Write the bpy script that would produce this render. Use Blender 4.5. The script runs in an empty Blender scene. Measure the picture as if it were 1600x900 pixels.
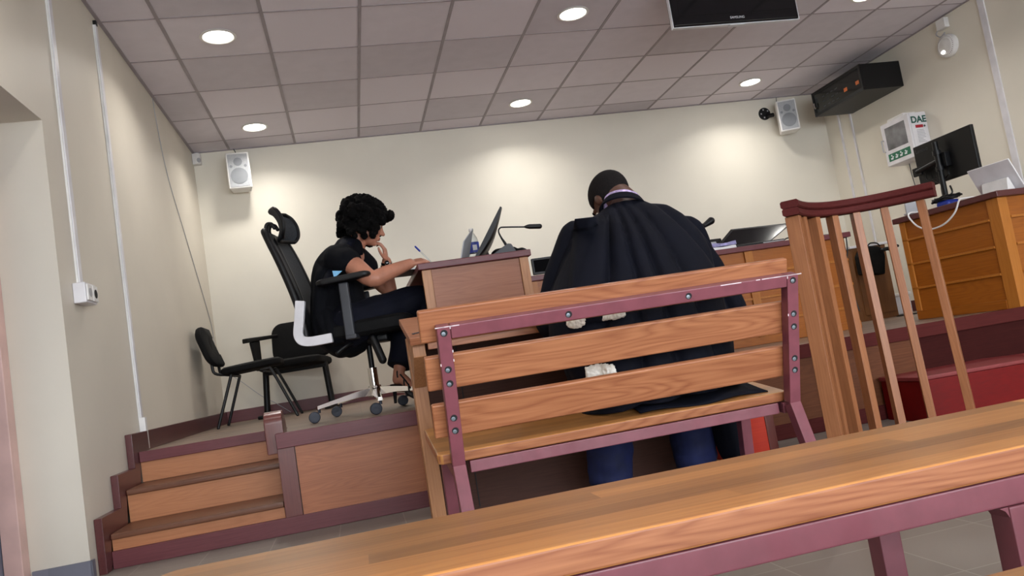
import bpy, bmesh, math, random
from mathutils import Vector, Matrix, Quaternion, noise
random.seed(7)
S = bpy.context.scene
COL = S.collection
PI = math.pi
rad = math.radians

# ------------------------------------------------------------------ camera
F_PX = 1211.56
YAW, PITCH, ROLL = 0.2123, 0.0874, -0.1602
CAM = Vector((0, 0, 0.645))
def _basis():
    sy, cy, sp, cp, sr, cr = math.sin(YAW), math.cos(YAW), math.sin(PITCH), math.cos(PITCH), math.sin(ROLL), math.cos(ROLL)
    f = Vector((sy*cp, cy*cp, sp)); r = Vector((cy, -sy, 0)); u = r.cross(f)
    return r*cr + u*sr, u*cr - r*sr, f
CR, CU, CF = _basis()
def ray(px, py):
    return CR*((px-800)/F_PX) + CU*((450-py)/F_PX) + CF
def P(px, py, Y):                       # the point of the room seen at a pixel, at depth Y
    d = ray(px, py); return CAM + d*(Y/d.y)
def PX(px, py, X):
    d = ray(px, py); return CAM + d*(X/d.x)
def PZ(px, py, z):
    d = ray(px, py); return CAM + d*((z-CAM.z)/d.z)
cd = bpy.data.cameras.new('camera'); cam = bpy.data.objects.new('camera', cd); COL.objects.link(cam)
cd.sensor_width = 36.0; cd.lens = 36.0*F_PX/1600.0; cd.clip_start = 0.02
M = Matrix.Identity(4)
for i in range(3):
    M[i][0] = CR[i]; M[i][1] = CU[i]; M[i][2] = -CF[i]; M[i][3] = CAM[i]
cam.matrix_world = M
S.camera = cam

XL, XR, YB, ZC, ZS = -1.19, 5.39, 7.44, 2.973, 0.46     # left wall, right wall, back wall, ceiling, stage floor
YF = 3.84                                                # stage front

# ------------------------------------------------------------------ materials
def lin(c):
    r = []
    for v in c:
        v /= 255.0
        r.append(v/12.92 if v <= 0.04045 else ((v+0.055)/1.055)**2.4)
    return (r[0], r[1], r[2], 1.0)
class NT:
    def __init__(s, name):
        s.m = bpy.data.materials.new(name); s.m.use_nodes = True
        s.t = s.m.node_tree; s.b = s.t.nodes['Principled BSDF']
    def n(s, typ, **kw):
        nd = s.t.nodes.new(typ)
        for k, v in kw.items():
            if k.startswith('i_'):
                key = k[2:]
                key = int(key) if key.isdigit() else key.replace('_', ' ')
                nd.inputs[key].default_value = v
            else: setattr(nd, k, v)
        return nd
    def l(s, a, b): s.t.links.new(a, b)
    def ramp(s, fac, stops):
        r = s.n('ShaderNodeValToRGB'); e = r.color_ramp.elements
        while len(e) < len(stops): e.new(0.5)
        for el, (p, c) in zip(e, stops): el.position = p; el.color = c
        s.l(fac, r.inputs['Fac']); return r.outputs['Color']
    def mix(s, a, b, fac, mode='MIX'):
        m = s.n('ShaderNodeMix', data_type='RGBA', blend_type=mode)
        for sock, v in ((m.inputs[0], fac), (m.inputs[6], a), (m.inputs[7], b)):
            if hasattr(v, 'is_output'): s.l(v, sock)
            else: sock.default_value = v
        return m.outputs[2]
    def coords(s, scale=(1, 1, 1), rot=(0, 0, 0)):
        tc = s.n('ShaderNodeTexCoord'); mp = s.n('ShaderNodeMapping')
        mp.inputs['Scale'].default_value = scale; mp.inputs['Rotation'].default_value = rot
        s.l(tc.outputs['Object'], mp.inputs['Vector']); return mp.outputs['Vector']
    def bump(s, h, strength=0.2, dist=0.002):
        b = s.n('ShaderNodeBump'); b.inputs['Strength'].default_value = strength; b.inputs['Distance'].default_value = dist
        s.l(h, b.inputs['Height']); s.l(b.outputs['Normal'], s.b.inputs['Normal'])

def mat_plain(name, col, rough=0.5, metal=0.0, var=0.05, scale=8.0, bump=0.0, spec=0.5, coat=0.0):
    k = NT(name); v = k.coords()
    nz = k.n('ShaderNodeTexNoise', i_Scale=scale, i_Detail=4.0); k.l(v, nz.inputs['Vector'])
    c = lin(col); d = tuple(max(0, x*(1-var*2)) for x in c[:3])+(1,); e = tuple(min(1, x*(1+var*2)) for x in c[:3])+(1,)
    k.l(k.ramp(nz.outputs['Fac'], [(0.3, d), (0.7, e)]), k.b.inputs['Base Color'])
    k.b.inputs['Roughness'].default_value = rough; k.b.inputs['Metallic'].default_value = metal
    k.b.inputs['Specular IOR Level'].default_value = spec
    k.b.inputs['Coat Weight'].default_value = coat
    if bump: k.bump(nz.outputs['Fac'], bump)
    return k.m

def wlin(c):                                             # deeper, warmer wood tone
    c = lin(c); g = 0.3*c[0]+0.6*c[1]+0.1*c[2]
    return tuple(max(0.002, (g+(v-g)*1.10)*0.80) for v in c[:3])+(1.0,)
def mat_wood(name, dark, light, axis='X', rough=0.4, grain=1.0, bands=0.0, coat=0.0, rot=0.0, figure=0.5, spec=0.4, tone=(0.62, 1.2)):
    """grain runs along the axis; figure = strength of the cathedral rings; bands = glued staves of differing tone"""
    k = NT(name)
    ax = 'XYZ'.index(axis)
    sc = [1.0, 1.0, 1.0]; sc[ax] = 0.10
    v = k.coords(tuple(sc), (0, 0, rot))
    oi = k.n('ShaderNodeObjectInfo'); off = k.n('ShaderNodeVectorMath', operation='MULTIPLY_ADD')
    cmb = k.n('ShaderNodeCombineXYZ')
    for i in range(3): k.l(oi.outputs['Random'], cmb.inputs[i])
    k.l(cmb.outputs[0], off.inputs[0]); off.inputs[1].default_value = (3.1, 5.7, 4.3); k.l(v, off.inputs[2])
    v = off.outputs[0]
    big = k.n('ShaderNodeTexNoise', i_Scale=7.0*grain, i_Detail=2.0, i_Roughness=0.45); k.l(v, big.inputs['Vector'])
    mul = k.n('ShaderNodeMath', operation='MULTIPLY', i_1=20.0); k.l(big.outputs['Fac'], mul.inputs[0])
    fr = k.n('ShaderNodeMath', operation='SINE'); m6 = k.n('ShaderNodeMath', operation='MULTIPLY', i_1=6.28); k.l(mul.outputs[0], m6.inputs[0]); k.l(m6.outputs[0], fr.inputs[0])
    rg0 = k.n('ShaderNodeMath', operation='MULTIPLY_ADD', i_1=0.5, i_2=0.5); k.l(fr.outputs[0], rg0.inputs[0])
    ring = k.n('ShaderNodeMath', operation='POWER', i_1=0.55); k.l(rg0.outputs[0], ring.inputs[0])
    sc2 = [160.0, 160.0, 160.0]; sc2[ax] = 3.5
    v2 = k.coords(tuple(sc2), (0, 0, rot))
    fib = k.n('ShaderNodeTexNoise', i_Scale=1.0, i_Detail=3.0, i_Roughness=0.6); k.l(v2, fib.inputs['Vector'])
    mid = k.n('ShaderNodeTexNoise', i_Scale=3.0, i_Detail=3.0); k.l(v, mid.inputs['Vector'])
    f1 = k.n('ShaderNodeMath', operation='MULTIPLY', i_1=figure*0.5); k.l(ring.outputs[0], f1.inputs[0])
    f2 = k.n('ShaderNodeMath', operation='MULTIPLY_ADD', i_1=0.75); k.l(fib.outputs['Fac'], f2.inputs[0]); k.l(f1.outputs[0], f2.inputs[2])
    f3 = k.n('ShaderNodeMath', operation='MULTIPLY_ADD', i_1=0.5); k.l(mid.outputs['Fac'], f3.inputs[0]); k.l(f2.outputs[0], f3.inputs[2])
    top = 0.62+figure*0.3
    fac = k.n('ShaderNodeMapRange', i_1=top-0.42, i_2=top+0.42); k.l(f3.outputs[0], fac.inputs[0])
    col = k.mix(wlin(dark), wlin(light), fac.outputs[0])
    if bands:
        tc = k.n('ShaderNodeTexCoord'); sp = k.n('ShaderNodeSeparateXYZ'); k.l(tc.outputs['Object'], sp.inputs[0])
        q = k.n('ShaderNodeMath', operation='MULTIPLY', i_1=1/bands); k.l(sp.outputs[1 if ax == 0 else 0], q.inputs[0])
        fl = k.n('ShaderNodeMath', operation='FLOOR'); k.l(q.outputs[0], fl.inputs[0])
        xl = k.n('ShaderNodeMath', operation='MULTIPLY', i_1=0.7); k.l(sp.outputs[ax], xl.inputs[0])
        ofs = k.n('ShaderNodeMath', operation='MULTIPLY_ADD', i_1=0.37); k.l(fl.outputs[0], ofs.inputs[0]); k.l(xl.outputs[0], ofs.inputs[2])
        fx = k.n('ShaderNodeMath', operation='FLOOR'); k.l(ofs.outputs[0], fx.inputs[0])
        cb = k.n('ShaderNodeCombineXYZ'); k.l(fl.outputs[0], cb.inputs[0]); k.l(fx.outputs[0], cb.inputs[1])
        wn = k.n('ShaderNodeTexWhiteNoise', noise_dimensions='3D'); k.l(cb.outputs[0], wn.inputs['Vector'])
        mr = k.n('ShaderNodeMapRange', i_3=tone[0], i_4=tone[1]); k.l(wn.outputs['Value'], mr.inputs[0])
        cc = k.n('ShaderNodeCombineXYZ')
        for i in range(3): k.l(mr.outputs[0], cc.inputs[i])
        col = k.mix(col, cc.outputs[0], 1.0, 'MULTIPLY')
    k.l(col, k.b.inputs['Base Color'])
    k.b.inputs['Roughness'].default_value = rough; k.b.inputs['Coat Weight'].default_value = coat; k.b.inputs['Coat Roughness'].default_value = 0.24
    k.b.inputs['Specular IOR Level'].default_value = spec
    k.bump(fib.outputs['Fac'], 0.06)
    return k.m

def mat_wall(name, col):
    k = NT(name); v = k.coords()
    n1 = k.n('ShaderNodeTexNoise', i_Scale=1.3, i_Detail=5.0); k.l(v, n1.inputs['Vector'])
    n2 = k.n('ShaderNodeTexNoise', i_Scale=140.0, i_Detail=2.0); k.l(v, n2.inputs['Vector'])
    c = lin(col); d = tuple(x*0.93 for x in c[:3])+(1,)
    k.l(k.ramp(n1.outputs['Fac'], [(0.35, d), (0.6, c)]), k.b.inputs['Base Color'])
    k.b.inputs['Roughness'].default_value = 0.5
    k.bump(n2.outputs['Fac'], 0.12, 0.001)
    return k.m

def mat_tiles(name, col, size, ox, oy, var, grout=None, gw=0.004, rough=0.6, aspect=1.0):
    """square tiles with a tone of their own; coordinates are world ones (object at the origin)"""
    k = NT(name); tc = k.n('ShaderNodeTexCoord'); sp = k.n('ShaderNodeSeparateXYZ'); k.l(tc.outputs['Object'], sp.inputs[0])
    fl, dist = [], []
    for i, (o, sz) in enumerate(((ox, size), (oy, size*aspect))):
        a = k.n('ShaderNodeMath', operation='SUBTRACT', i_1=o); k.l(sp.outputs[i], a.inputs[0])
        b = k.n('ShaderNodeMath', operation='DIVIDE', i_1=sz); k.l(a.outputs[0], b.inputs[0])
        f = k.n('ShaderNodeMath', operation='FLOOR'); k.l(b.outputs[0], f.inputs[0]); fl.append(f.outputs[0])
        p = k.n('ShaderNodeMath', operation='PINGPONG', i_1=0.5); k.l(b.outputs[0], p.inputs[0])
        d = k.n('ShaderNodeMath', operation='MULTIPLY', i_1=sz); k.l(p.outputs[0], d.inputs[0]); dist.append(d.outputs[0])
    cb = k.n('ShaderNodeCombineXYZ'); k.l(fl[0], cb.inputs[0]); k.l(fl[1], cb.inputs[1])
    wn = k.n('ShaderNodeTexWhiteNoise', noise_dimensions='3D'); k.l(cb.outputs[0], wn.inputs['Vector'])
    n2 = k.n('ShaderNodeTexNoise', i_Scale=9.0, i_Detail=6.0); k.l(tc.outputs['Object'], n2.inputs['Vector'])
    n3 = k.n('ShaderNodeTexNoise', i_Scale=300.0, i_Detail=2.0); k.l(tc.outputs['Object'], n3.inputs['Vector'])
    ad = k.n('ShaderNodeMath', operation='MULTIPLY_ADD', i_1=0.5); k.l(n2.outputs['Fac'], ad.inputs[0]); k.l(wn.outputs['Value'], ad.inputs[2])
    c = lin(col); lo = tuple(x*(1-var) for x in c[:3])+(1,); hi = tuple(min(1, x*(1+var)) for x in c[:3])+(1,)
    colr = k.ramp(ad.outputs[0], [(0.1, lo), (1.0, hi)])
    if grout:
        mn = k.n('ShaderNodeMath', operation='MINIMUM'); k.l(dist[0], mn.inputs[0]); k.l(dist[1], mn.inputs[1])
        lt = k.n('ShaderNodeMath', operation='LESS_THAN', i_1=gw); k.l(mn.outputs[0], lt.inputs[0])
        colr = k.mix(colr, lin(grout), lt.outputs[0])
    k.l(colr, k.b.inputs['Base Color']); k.b.inputs['Roughness'].default_value = rough
    k.bump(n3.outputs['Fac'], 0.15, 0.001)
    return k.m

def mat_parquet(name, dark, light):
    k = NT(name); tc = k.n('ShaderNodeTexCoord')
    br = k.n('ShaderNodeTexBrick', offset=0.5); k.l(tc.outputs['Object'], br.inputs['Vector'])
    br.inputs['Scale'].default_value = 1.0; br.inputs['Brick Width'].default_value = 0.9; br.inputs['Row Height'].default_value = 0.12
    br.inputs['Mortar Size'].default_value = 0.0015
    br.inputs['Color1'].default_value = lin(dark); br.inputs['Color2'].default_value = lin(light); br.inputs['Mortar'].default_value = tuple(x*0.5 for x in lin(dark)[:3])+(1,)
    v = k.coords((4, 60, 4)); nz = k.n('ShaderNodeTexNoise', i_Scale=1.0, i_Detail=4.0); k.l(v, nz.inputs['Vector'])
    mr = k.n('ShaderNodeMapRange', i_3=0.75, i_4=1.2); k.l(nz.outputs['Fac'], mr.inputs[0])
    cc = k.n('ShaderNodeCombineXYZ')
    for i in range(3): k.l(mr.outputs[0], cc.inputs[i])
    k.l(k.mix(br.outputs['Color'], cc.outputs[0], 1.0, 'MULTIPLY'), k.b.inputs['Base Color'])
    k.b.inputs['Roughness'].default_value = 0.42
    return k.m

def mat_emit(name, col, s):
    k = NT(name); k.b.inputs['Emission Color'].default_value = lin(col); k.b.inputs['Emission Strength'].default_value = s
    k.b.inputs['Base Color'].default_value = lin(col); return k.m
def mat_clear(name, col=(235, 242, 246), rough=0.05):
    k = NT(name); k.b.inputs['Base Color'].default_value = lin(col); k.b.inputs['Transmission Weight'].default_value = 0.9
    k.b.inputs['Roughness'].default_value = rough; k.b.inputs['IOR'].default_value = 1.2; return k.m
def mat_mesh_fabric(name, col, hi):
    k = NT(name); v = k.coords((260, 260, 260)); ck = k.n('ShaderNodeTexVoronoi', i_Scale=1.0); k.l(v, ck.inputs['Vector'])
    k.l(k.mix(lin(hi), lin(col), ck.outputs['Distance']), k.b.inputs['Base Color']); k.b.inputs['Roughness'].default_value = 0.8
    return k.m

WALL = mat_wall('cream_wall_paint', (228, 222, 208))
WALLDIM = mat_wall('dimmed_cream_wall_paint', (216, 208, 194))  # wall paint with the left wall's weaker light put into the colour
SPK = mat_plain('speaker_cone_grey', (124, 127, 132), 0.6)
MATTE = mat_plain('matt_black_screen', (7, 7, 10), 0.9, spec=0.1)
WALL2 = mat_wall('white_wall_paint', (222, 223, 226))
CEIL = mat_tiles('mineral_ceiling_tile', (214, 208, 216), 0.6, -0.86-6.0, 4.742-12.0, 0.14, rough=0.9)
GRID = mat_plain('ceiling_grid_paint', (156, 148, 154), 0.6)
FLOORT = mat_tiles('grey_floor_tile', (134, 127, 119), 0.29, -0.166-0.29*20, 1.89-0.29*20, 0.10, grout=(166, 160, 152), gw=0.0016, rough=0.42)
PARQ = mat_parquet('stage_parquet', (112, 94, 82), (138, 116, 100))
OAKX = mat_wood('oak_along', (138, 80, 54), (202, 140, 102), 'X', 0.42, 1.3, coat=0.1, figure=0.55)
OAKSEAT = mat_wood('oak_seat_staves', (170, 108, 62), (224, 166, 106), 'X', 0.44, 1.0, bands=0.06, coat=0.45, figure=0.25, tone=(0.58, 1.32))
OAKZ = mat_wood('oak_upright', (160, 106, 72), (214, 160, 118), 'Z', 0.42, 1.2, figure=0.3)
OAKR = mat_wood('rail_oak', (132, 84, 56), (184, 126, 90), 'Z', 0.4, 1.2, figure=0.3)
SHADEB = mat_wood('shaded_stage_veneer', (88, 52, 36), (124, 78, 54), 'X', 0.55, 1.5, figure=0.35, spec=0.2)  # stage veneer with the shade right of the writing desk put into its colour
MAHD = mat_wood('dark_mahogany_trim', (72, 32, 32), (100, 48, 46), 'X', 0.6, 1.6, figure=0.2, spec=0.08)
OAKY = mat_wood('oak_depth', (160, 100, 56), (214, 154, 100), 'Y', 0.38, 1.2, figure=0.3)
PLYX = mat_wood('veneer_along', (136, 86, 66), (186, 128, 100), 'X', 0.45, 1.6, figure=0.35)
STAGEP = mat_wood('stage_veneer', (148, 92, 66), (200, 132, 96), 'X', 0.45, 1.5, figure=0.4, coat=0.1)
RISER = mat_wood('riser_veneer', (168, 108, 76), (214, 152, 112), 'X', 0.42, 1.2, figure=0.25)
DARKP = mat_wood('dark_veneer', (62, 40, 34), (94, 62, 52), 'X', 0.6, 1.4, figure=0.2, spec=0.2)
BURG = mat_wood('burgundy_veneer', (50, 22, 22), (74, 36, 34), 'X', 0.7, 1.4, figure=0.2, spec=0.05)
MAHX = mat_wood('mahogany_trim_along', (92, 50, 54), (128, 74, 78), 'X', 0.4, 1.6, coat=0.06, spec=0.3, figure=0.2)
MAHY = mat_wood('mahogany_trim_depth', (72, 34, 36), (104, 54, 54), 'Y', 0.34, 1.6, coat=0.2, figure=0.2)
MAHZ = mat_wood('mahogany_trim_upright', (92, 46, 44), (128, 70, 62), 'Z', 0.32, 1.6, coat=0.3, figure=0.2)
TREAD = mat_wood('tread_wood', (96, 60, 44), (136, 92, 70), 'X', 0.4, 1.4, figure=0.25)
BENCHD = mat_wood('judge_desk_veneer', (140, 78, 32), (184, 112, 54), 'X', 0.42, 1.2, figure=0.35)
BENCHY = mat_wood('side_desk_veneer', (134, 74, 30), (178, 108, 50), 'Y', 0.42, 1.2, figure=0.35)
BENCHDZ = mat_wood('desk_stile', (164, 98, 44), (198, 132, 70), 'Z', 0.42, 1.2, figure=0.3)
DOAK = mat_wood('dull_oak', (120, 78, 46), (156, 108, 70), 'Z', 0.5, 1.0, figure=0.2)
STEELP = mat_plain('plum_painted_steel', (126, 70, 80), 0.36, 0.0, 0.05, 20, coat=0.15, spec=0.35)
CHIP = mat_plain('bare_chipped_paint', (226, 212, 216), 0.5)
BLACK = mat_plain('black_plastic', (9, 9, 12), 0.45, spec=0.35)
BLACKF = mat_plain('black_upholstery', (8, 8, 10), 0.8, var=0.15, scale=60, spec=0.25)
BLACKG = mat_plain('gloss_black', (10, 11, 15), 0.12)
HOLE = mat_plain('dark_hole', (22, 22, 26), 0.7)
ROBE = mat_plain('black_robe_cloth', (5, 7, 20), 0.8, var=0.12, scale=5, spec=0.18)
ROBE2 = mat_plain('black_dull_cloth', (7, 8, 14), 0.85, var=0.12, scale=5, spec=0.15)
NAVY = mat_plain('navy_trousers', (10, 21, 66), 0.8, var=0.2, scale=12)
NAVYD = mat_plain('dark_navy_trousers', (8, 10, 24), 0.8, var=0.15, scale=12, spec=0.2)
FUR = mat_plain('white_fur', (244, 240, 230), 0.9, var=0.04, scale=120, bump=0.3)
SKIN_D = mat_plain('brown_skin', (84, 54, 42), 0.5, var=0.06, scale=20)  # skin tone darkened: shade on the nape is put into the colour
SKIN_L = mat_plain('tan_skin', (176, 118, 94), 0.5, var=0.06, scale=20)
HAIR = mat_plain('black_hair', (6, 5, 5), 0.9, var=0.3, scale=90, bump=0.8, spec=0.12)
HAIR2 = mat_plain('short_black_hair', (20, 16, 16), 0.9, var=0.25, scale=160, bump=0.8, spec=0.2)
WHITEP = mat_plain('white_plastic', (226, 224, 222), 0.4)
WHITES = mat_plain('white_powder_coat', (220, 218, 222), 0.35)
GRILLE = mat_mesh_fabric('grey_speaker_grille', (150, 152, 156), (178, 180, 184))
LGREY = mat_plain('light_grey_plastic', (172, 172, 176), 0.45)
DGREY = mat_plain('dark_grey_plastic', (54, 56, 62), 0.5)
CHROME = mat_plain('polished_chrome', (216, 212, 206), 0.12, 1.0, 0.02)
STEEL = mat_plain('bolt_steel', (170, 184, 196), 0.35, 0.9)
MESHB = mat_mesh_fabric('chair_back_mesh', (20, 22, 26), (62, 66, 72))
RUBBER = mat_plain('blue_black_rubber', (36, 42, 58), 0.5)
RED = mat_wood('red_painted_wood', (96, 6, 10), (132, 14, 18), 'X', 0.5, 1.6, figure=0.2, spec=0.2)
REDTOP = mat_wood('pale_red_painted_top', (120, 42, 44), (146, 66, 66), 'X', 0.5, 1.6, figure=0.2)  # paler, duller red for the step top
REDO = mat_wood('bright_red_stained_wood', (170, 40, 20), (206, 68, 38), 'X', 0.5, 1.6, figure=0.2)
LENS = mat_emit('lit_downlight', (255, 250, 238), 9.0)
LEDW = mat_emit('lit_indicator', (255, 255, 250), 4.0)
PINKF = mat_plain('pink_beige_door_frame', (214, 178, 170), 0.4)
DOORC = mat_plain('grey_blue_door', (120, 124, 142), 0.4)
GREYB = mat_tiles('grey_stone_skirting', (116, 116, 128), 0.45, 0, 0, 0.1, rough=0.4)
CLEAR = mat_clear('clear_bottle_plastic')
BLUEL = mat_plain('blue_label', (44, 62, 150), 0.4, var=0.3, scale=30)
WHITEL = mat_plain('white_label', (224, 228, 232), 0.4)
BLUE = mat_plain('blue_plastic', (24, 48, 150), 0.45)
PAPER = mat_plain('white_paper', (226, 226, 228), 0.7)
LILAC = mat_plain('lilac_plastic_file', (150, 146, 190), 0.25, var=0.2, scale=40)
GREENS = mat_plain('green_sign', (20, 104, 74), 0.5)
DKGREEN = mat_plain('green_lettering', (20, 84, 72), 0.5)
REDL = mat_plain('red_label', (160, 22, 40), 0.5)
ORANGE = mat_plain('orange_sticker', (226, 120, 60), 0.5)
GLASSD = mat_plain('dark_glass_door', (24, 26, 24), 0.08)
GLASSG = mat_plain('grey_window_film', (104, 104, 108), 0.2, var=0.25, scale=7)
GREYTXT = mat_plain('grey_print', (150, 150, 154), 0.6)
SILV = mat_plain('silver_lettering', (210, 212, 218), 0.3)
GOLD = mat_plain('gold_bangle', (200, 150, 60), 0.2, 0.9)
LBLUE = mat_plain('light_blue_cloth', (120, 176, 214), 0.8)
PURPC = mat_plain('purple_striped_collar', (190, 170, 214), 0.7, var=0.25, scale=60)
WHITEC = mat_plain('white_shirt_cloth', (226, 222, 224), 0.7)
LIP = mat_plain('lip', (140, 74, 66), 0.45)
EYEW = mat_plain('eye_white', (220, 214, 206), 0.3)
OUT = mat_plain('outside_paving', (170, 170, 168), 0.9)

# ------------------------------------------------------------------ mesh helpers (all shapes are given in room coordinates)
MAT_OF = {}                                              # world matrix of each Empty
def B(): return bmesh.new()
def _merge(bm, t, mtx=None):
    if mtx is not None: bmesh.ops.transform(t, matrix=mtx, verts=t.verts)
    me = bpy.data.meshes.new('t'); t.to_mesh(me); t.free(); bm.from_mesh(me); bpy.data.meshes.remove(me)
def box(bm, x0, x1, y0, y1, z0, z1, bev=0.003, seg=2, mtx=None):
    t = bmesh.new()
    bmesh.ops.create_cube(t, size=1.0, matrix=Matrix.Translation(((x0+x1)/2, (y0+y1)/2, (z0+z1)/2)) @ Matrix.Diagonal((abs(x1-x0), abs(y1-y0), abs(z1-z0), 1)))
    b = min(bev, 0.45*min(abs(x1-x0), abs(y1-y0), abs(z1-z0)))
    if b > 1e-5: bmesh.ops.bevel(t, geom=t.edges[:], offset=b, segments=seg, profile=0.5, affect='EDGES')
    _merge(bm, t, mtx); return bm
def frame(o, x, y):                                      # matrix with given origin and (approximate) x and y axes
    x = Vector(x).normalized(); z = x.cross(Vector(y)).normalized(); y = z.cross(x)
    m = Matrix.Identity(4)
    for i in range(3): m[i][0] = x[i]; m[i][1] = y[i]; m[i][2] = z[i]; m[i][3] = o[i]
    return m
def bar(bm, a, b, w, h, up=(0, 0, 1), bev=0.002):        # square bar from a to b; w across, h along 'up'
    a, b = Vector(a), Vector(b); d = b-a
    z = Vector(up); s = d.cross(z)
    m = frame(a, d, z.cross(d) if False else s.cross(d)*-1 if False else d.cross(s)*-1)
    return box(bm, 0, d.length, -h/2, h/2, -w/2, w/2, bev, 2, m)
def prism(bm, poly, vec, bev=0.0, seg=2):                # polygon extruded along vec
    t = bmesh.new(); vs = [t.verts.new(Vector(p)) for p in poly]; f = t.faces.new(vs)
    r = bmesh.ops.extrude_face_region(t, geom=[f]); nv = [g for g in r['geom'] if isinstance(g, bmesh.types.BMVert)]
    bmesh.ops.translate(t, vec=Vector(vec), verts=nv)
    bmesh.ops.recalc_face_normals(t, faces=t.faces)
    if bev: bmesh.ops.bevel(t, geom=t.edges[:], offset=bev, segments=seg, profile=0.5, affect='EDGES')
    _merge(bm, t); return bm
def catmull(pts, n=6):
    pts = [Vector(p) for p in pts]
    if len(pts) < 3: return pts
    out = []
    for i in range(len(pts)-1):
        p0 = pts[max(i-1, 0)]; p1 = pts[i]; p2 = pts[i+1]; p3 = pts[min(i+2, len(pts)-1)]
        for k in range(n):
            t = k/n
            out.append(0.5*((2*p1)+(p2-p0)*t+(2*p0-5*p1+4*p2-p3)*t*t+(3*p1-p0-3*p2+p3)*t**3))
    out.append(pts[-1]); return out
def tube(bm, pts, r, n=10, smooth=0, cap='flat', flat=None):
    """round tube along pts; r a radius or one per point; cap 'flat' or 'round'; flat=(axis, factor) squashes the section"""
    P0 = [Vector(p) for p in pts]
    R = list(r) if hasattr(r, '__len__') else [r]*len(P0)
    if smooth and len(P0) > 2:
        Q = catmull(P0, smooth)
        RR = []
        for i in range(len(P0)-1):
            for k in range(smooth): RR.append(R[i]+(R[i+1]-R[i])*(k/smooth))
        RR.append(R[-1]); P0, R = Q, RR
    if cap == 'round':
        d0 = (P0[0]-P0[1]).normalized(); d1 = (P0[-1]-P0[-2]).normalized()
        pre = [(P0[0]+d0*R[0]*math.sin(a), R[0]*math.cos(a)) for a in (1.45, 1.1, 0.75, 0.35)]
        post = [(P0[-1]+d1*R[-1]*math.sin(a), R[-1]*math.cos(a)) for a in (0.35, 0.75, 1.1, 1.45)]
        P0 = [p for p, _ in pre]+P0+[p for p, _ in post]; R = [q for _, q in pre]+R+[q for _, q in post]
    rings = []; prev = None
    for i, p in enumerate(P0):
        d = (P0[min(i+1, len(P0)-1)]-P0[max(i-1, 0)]).normalized()
        if prev is None:
            u = d.orthogonal().normalized()
        else:
            u = (prev-d*prev.dot(d))
            u = u.normalized() if u.length > 1e-6 else d.orthogonal().normalized()
        prev = u; w = d.cross(u)
        ring = []
        for k in range(n):
            a = 2*PI*k/n; o = (u*math.cos(a)+w*math.sin(a))*R[i]
            if flat:
                ax = Vector(flat[0]).normalized(); o = o-ax*(o.dot(ax)*(1-flat[1]))
            ring.append(bm.verts.new(p+o))
        rings.append(ring)
    for a, b in zip(rings, rings[1:]):
        for k in range(n): bm.faces.new((a[k], a[(k+1) % n], b[(k+1) % n], b[k]))
    bm.faces.new(rings[0][::-1]); bm.faces.new(rings[-1])
    return bm
def lathe(bm, prof, o, axis=(0, 0, 1), n=24):            # prof: (radius, height) along the axis from o
    ax = Vector(axis).normalized(); u = ax.orthogonal().normalized(); w = ax.cross(u); o = Vector(o); rings = []
    for r, h in prof:
        rings.append([bm.verts.new(o+ax*h+(u*math.cos(2*PI*k/n)+w*math.sin(2*PI*k/n))*max(r, 1e-4)) for k in range(n)])
    for a, b in zip(rings, rings[1:]):
        for k in range(n): bm.faces.new((a[k], a[(k+1) % n], b[(k+1) % n], b[k]))
    bm.faces.new(rings[0][::-1]); bm.faces.new(rings[-1]); return bm
def ell(bm, c, r, rot=None, n=20):
    t = bmesh.new(); bmesh.ops.create_uvsphere(t, u_segments=n, v_segments=n//2+2, radius=1.0)
    m = Matrix.Translation(Vector(c)) @ (rot.to_4x4() if rot is not None else Matrix.Identity(4)) @ Matrix.Diagonal((r[0], r[1], r[2], 1))
    _merge(bm, t, m); return bm
def loft(bm, rings, closed=True, caps=True):
    R = [[bm.verts.new(Vector(p)) for p in r] for r in rings]; n = len(R[0])
    for a, b in zip(R, R[1:]):
        for k in range(n if closed else n-1): bm.faces.new((a[k], a[(k+1) % n], b[(k+1) % n], b[k]))
    if caps and closed: bm.faces.new(R[0][::-1]); bm.faces.new(R[-1])
    return bm
def sheet(bm, grid, th):                                 # a grid of points thickened along its normals
    t = bmesh.new(); V = [[t.verts.new(Vector(p)) for p in r] for r in grid]
    for a, b in zip(V, V[1:]):
        for k in range(len(a)-1): t.faces.new((a[k], a[k+1], b[k+1], b[k]))
    bmesh.ops.recalc_face_normals(t, faces=t.faces)
    bmesh.ops.solidify(t, geom=t.faces[:], thickness=th)
    _merge(bm, t); return bm
def remesh(bm, voxel, it=6, fac=0.5):                    # one continuous skin over overlapping shapes
    me = bpy.data.meshes.new('r'); bmesh.ops.recalc_face_normals(bm, faces=bm.faces); bm.to_mesh(me); bm.free()
    o = bpy.data.objects.new('r', me); COL.objects.link(o)
    m = o.modifiers.new('r', 'REMESH'); m.mode = 'VOXEL'; m.voxel_size = voxel
    if it:
        s = o.modifiers.new('s', 'SMOOTH'); s.factor = fac; s.iterations = it
    dg = bpy.context.evaluated_depsgraph_get(); dg.update()
    n = bpy.data.meshes.new_from_object(o.evaluated_get(dg))
    bpy.data.objects.remove(o); bpy.data.meshes.remove(me)
    r = bmesh.new(); r.from_mesh(n); bpy.data.meshes.remove(n); return r

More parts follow.
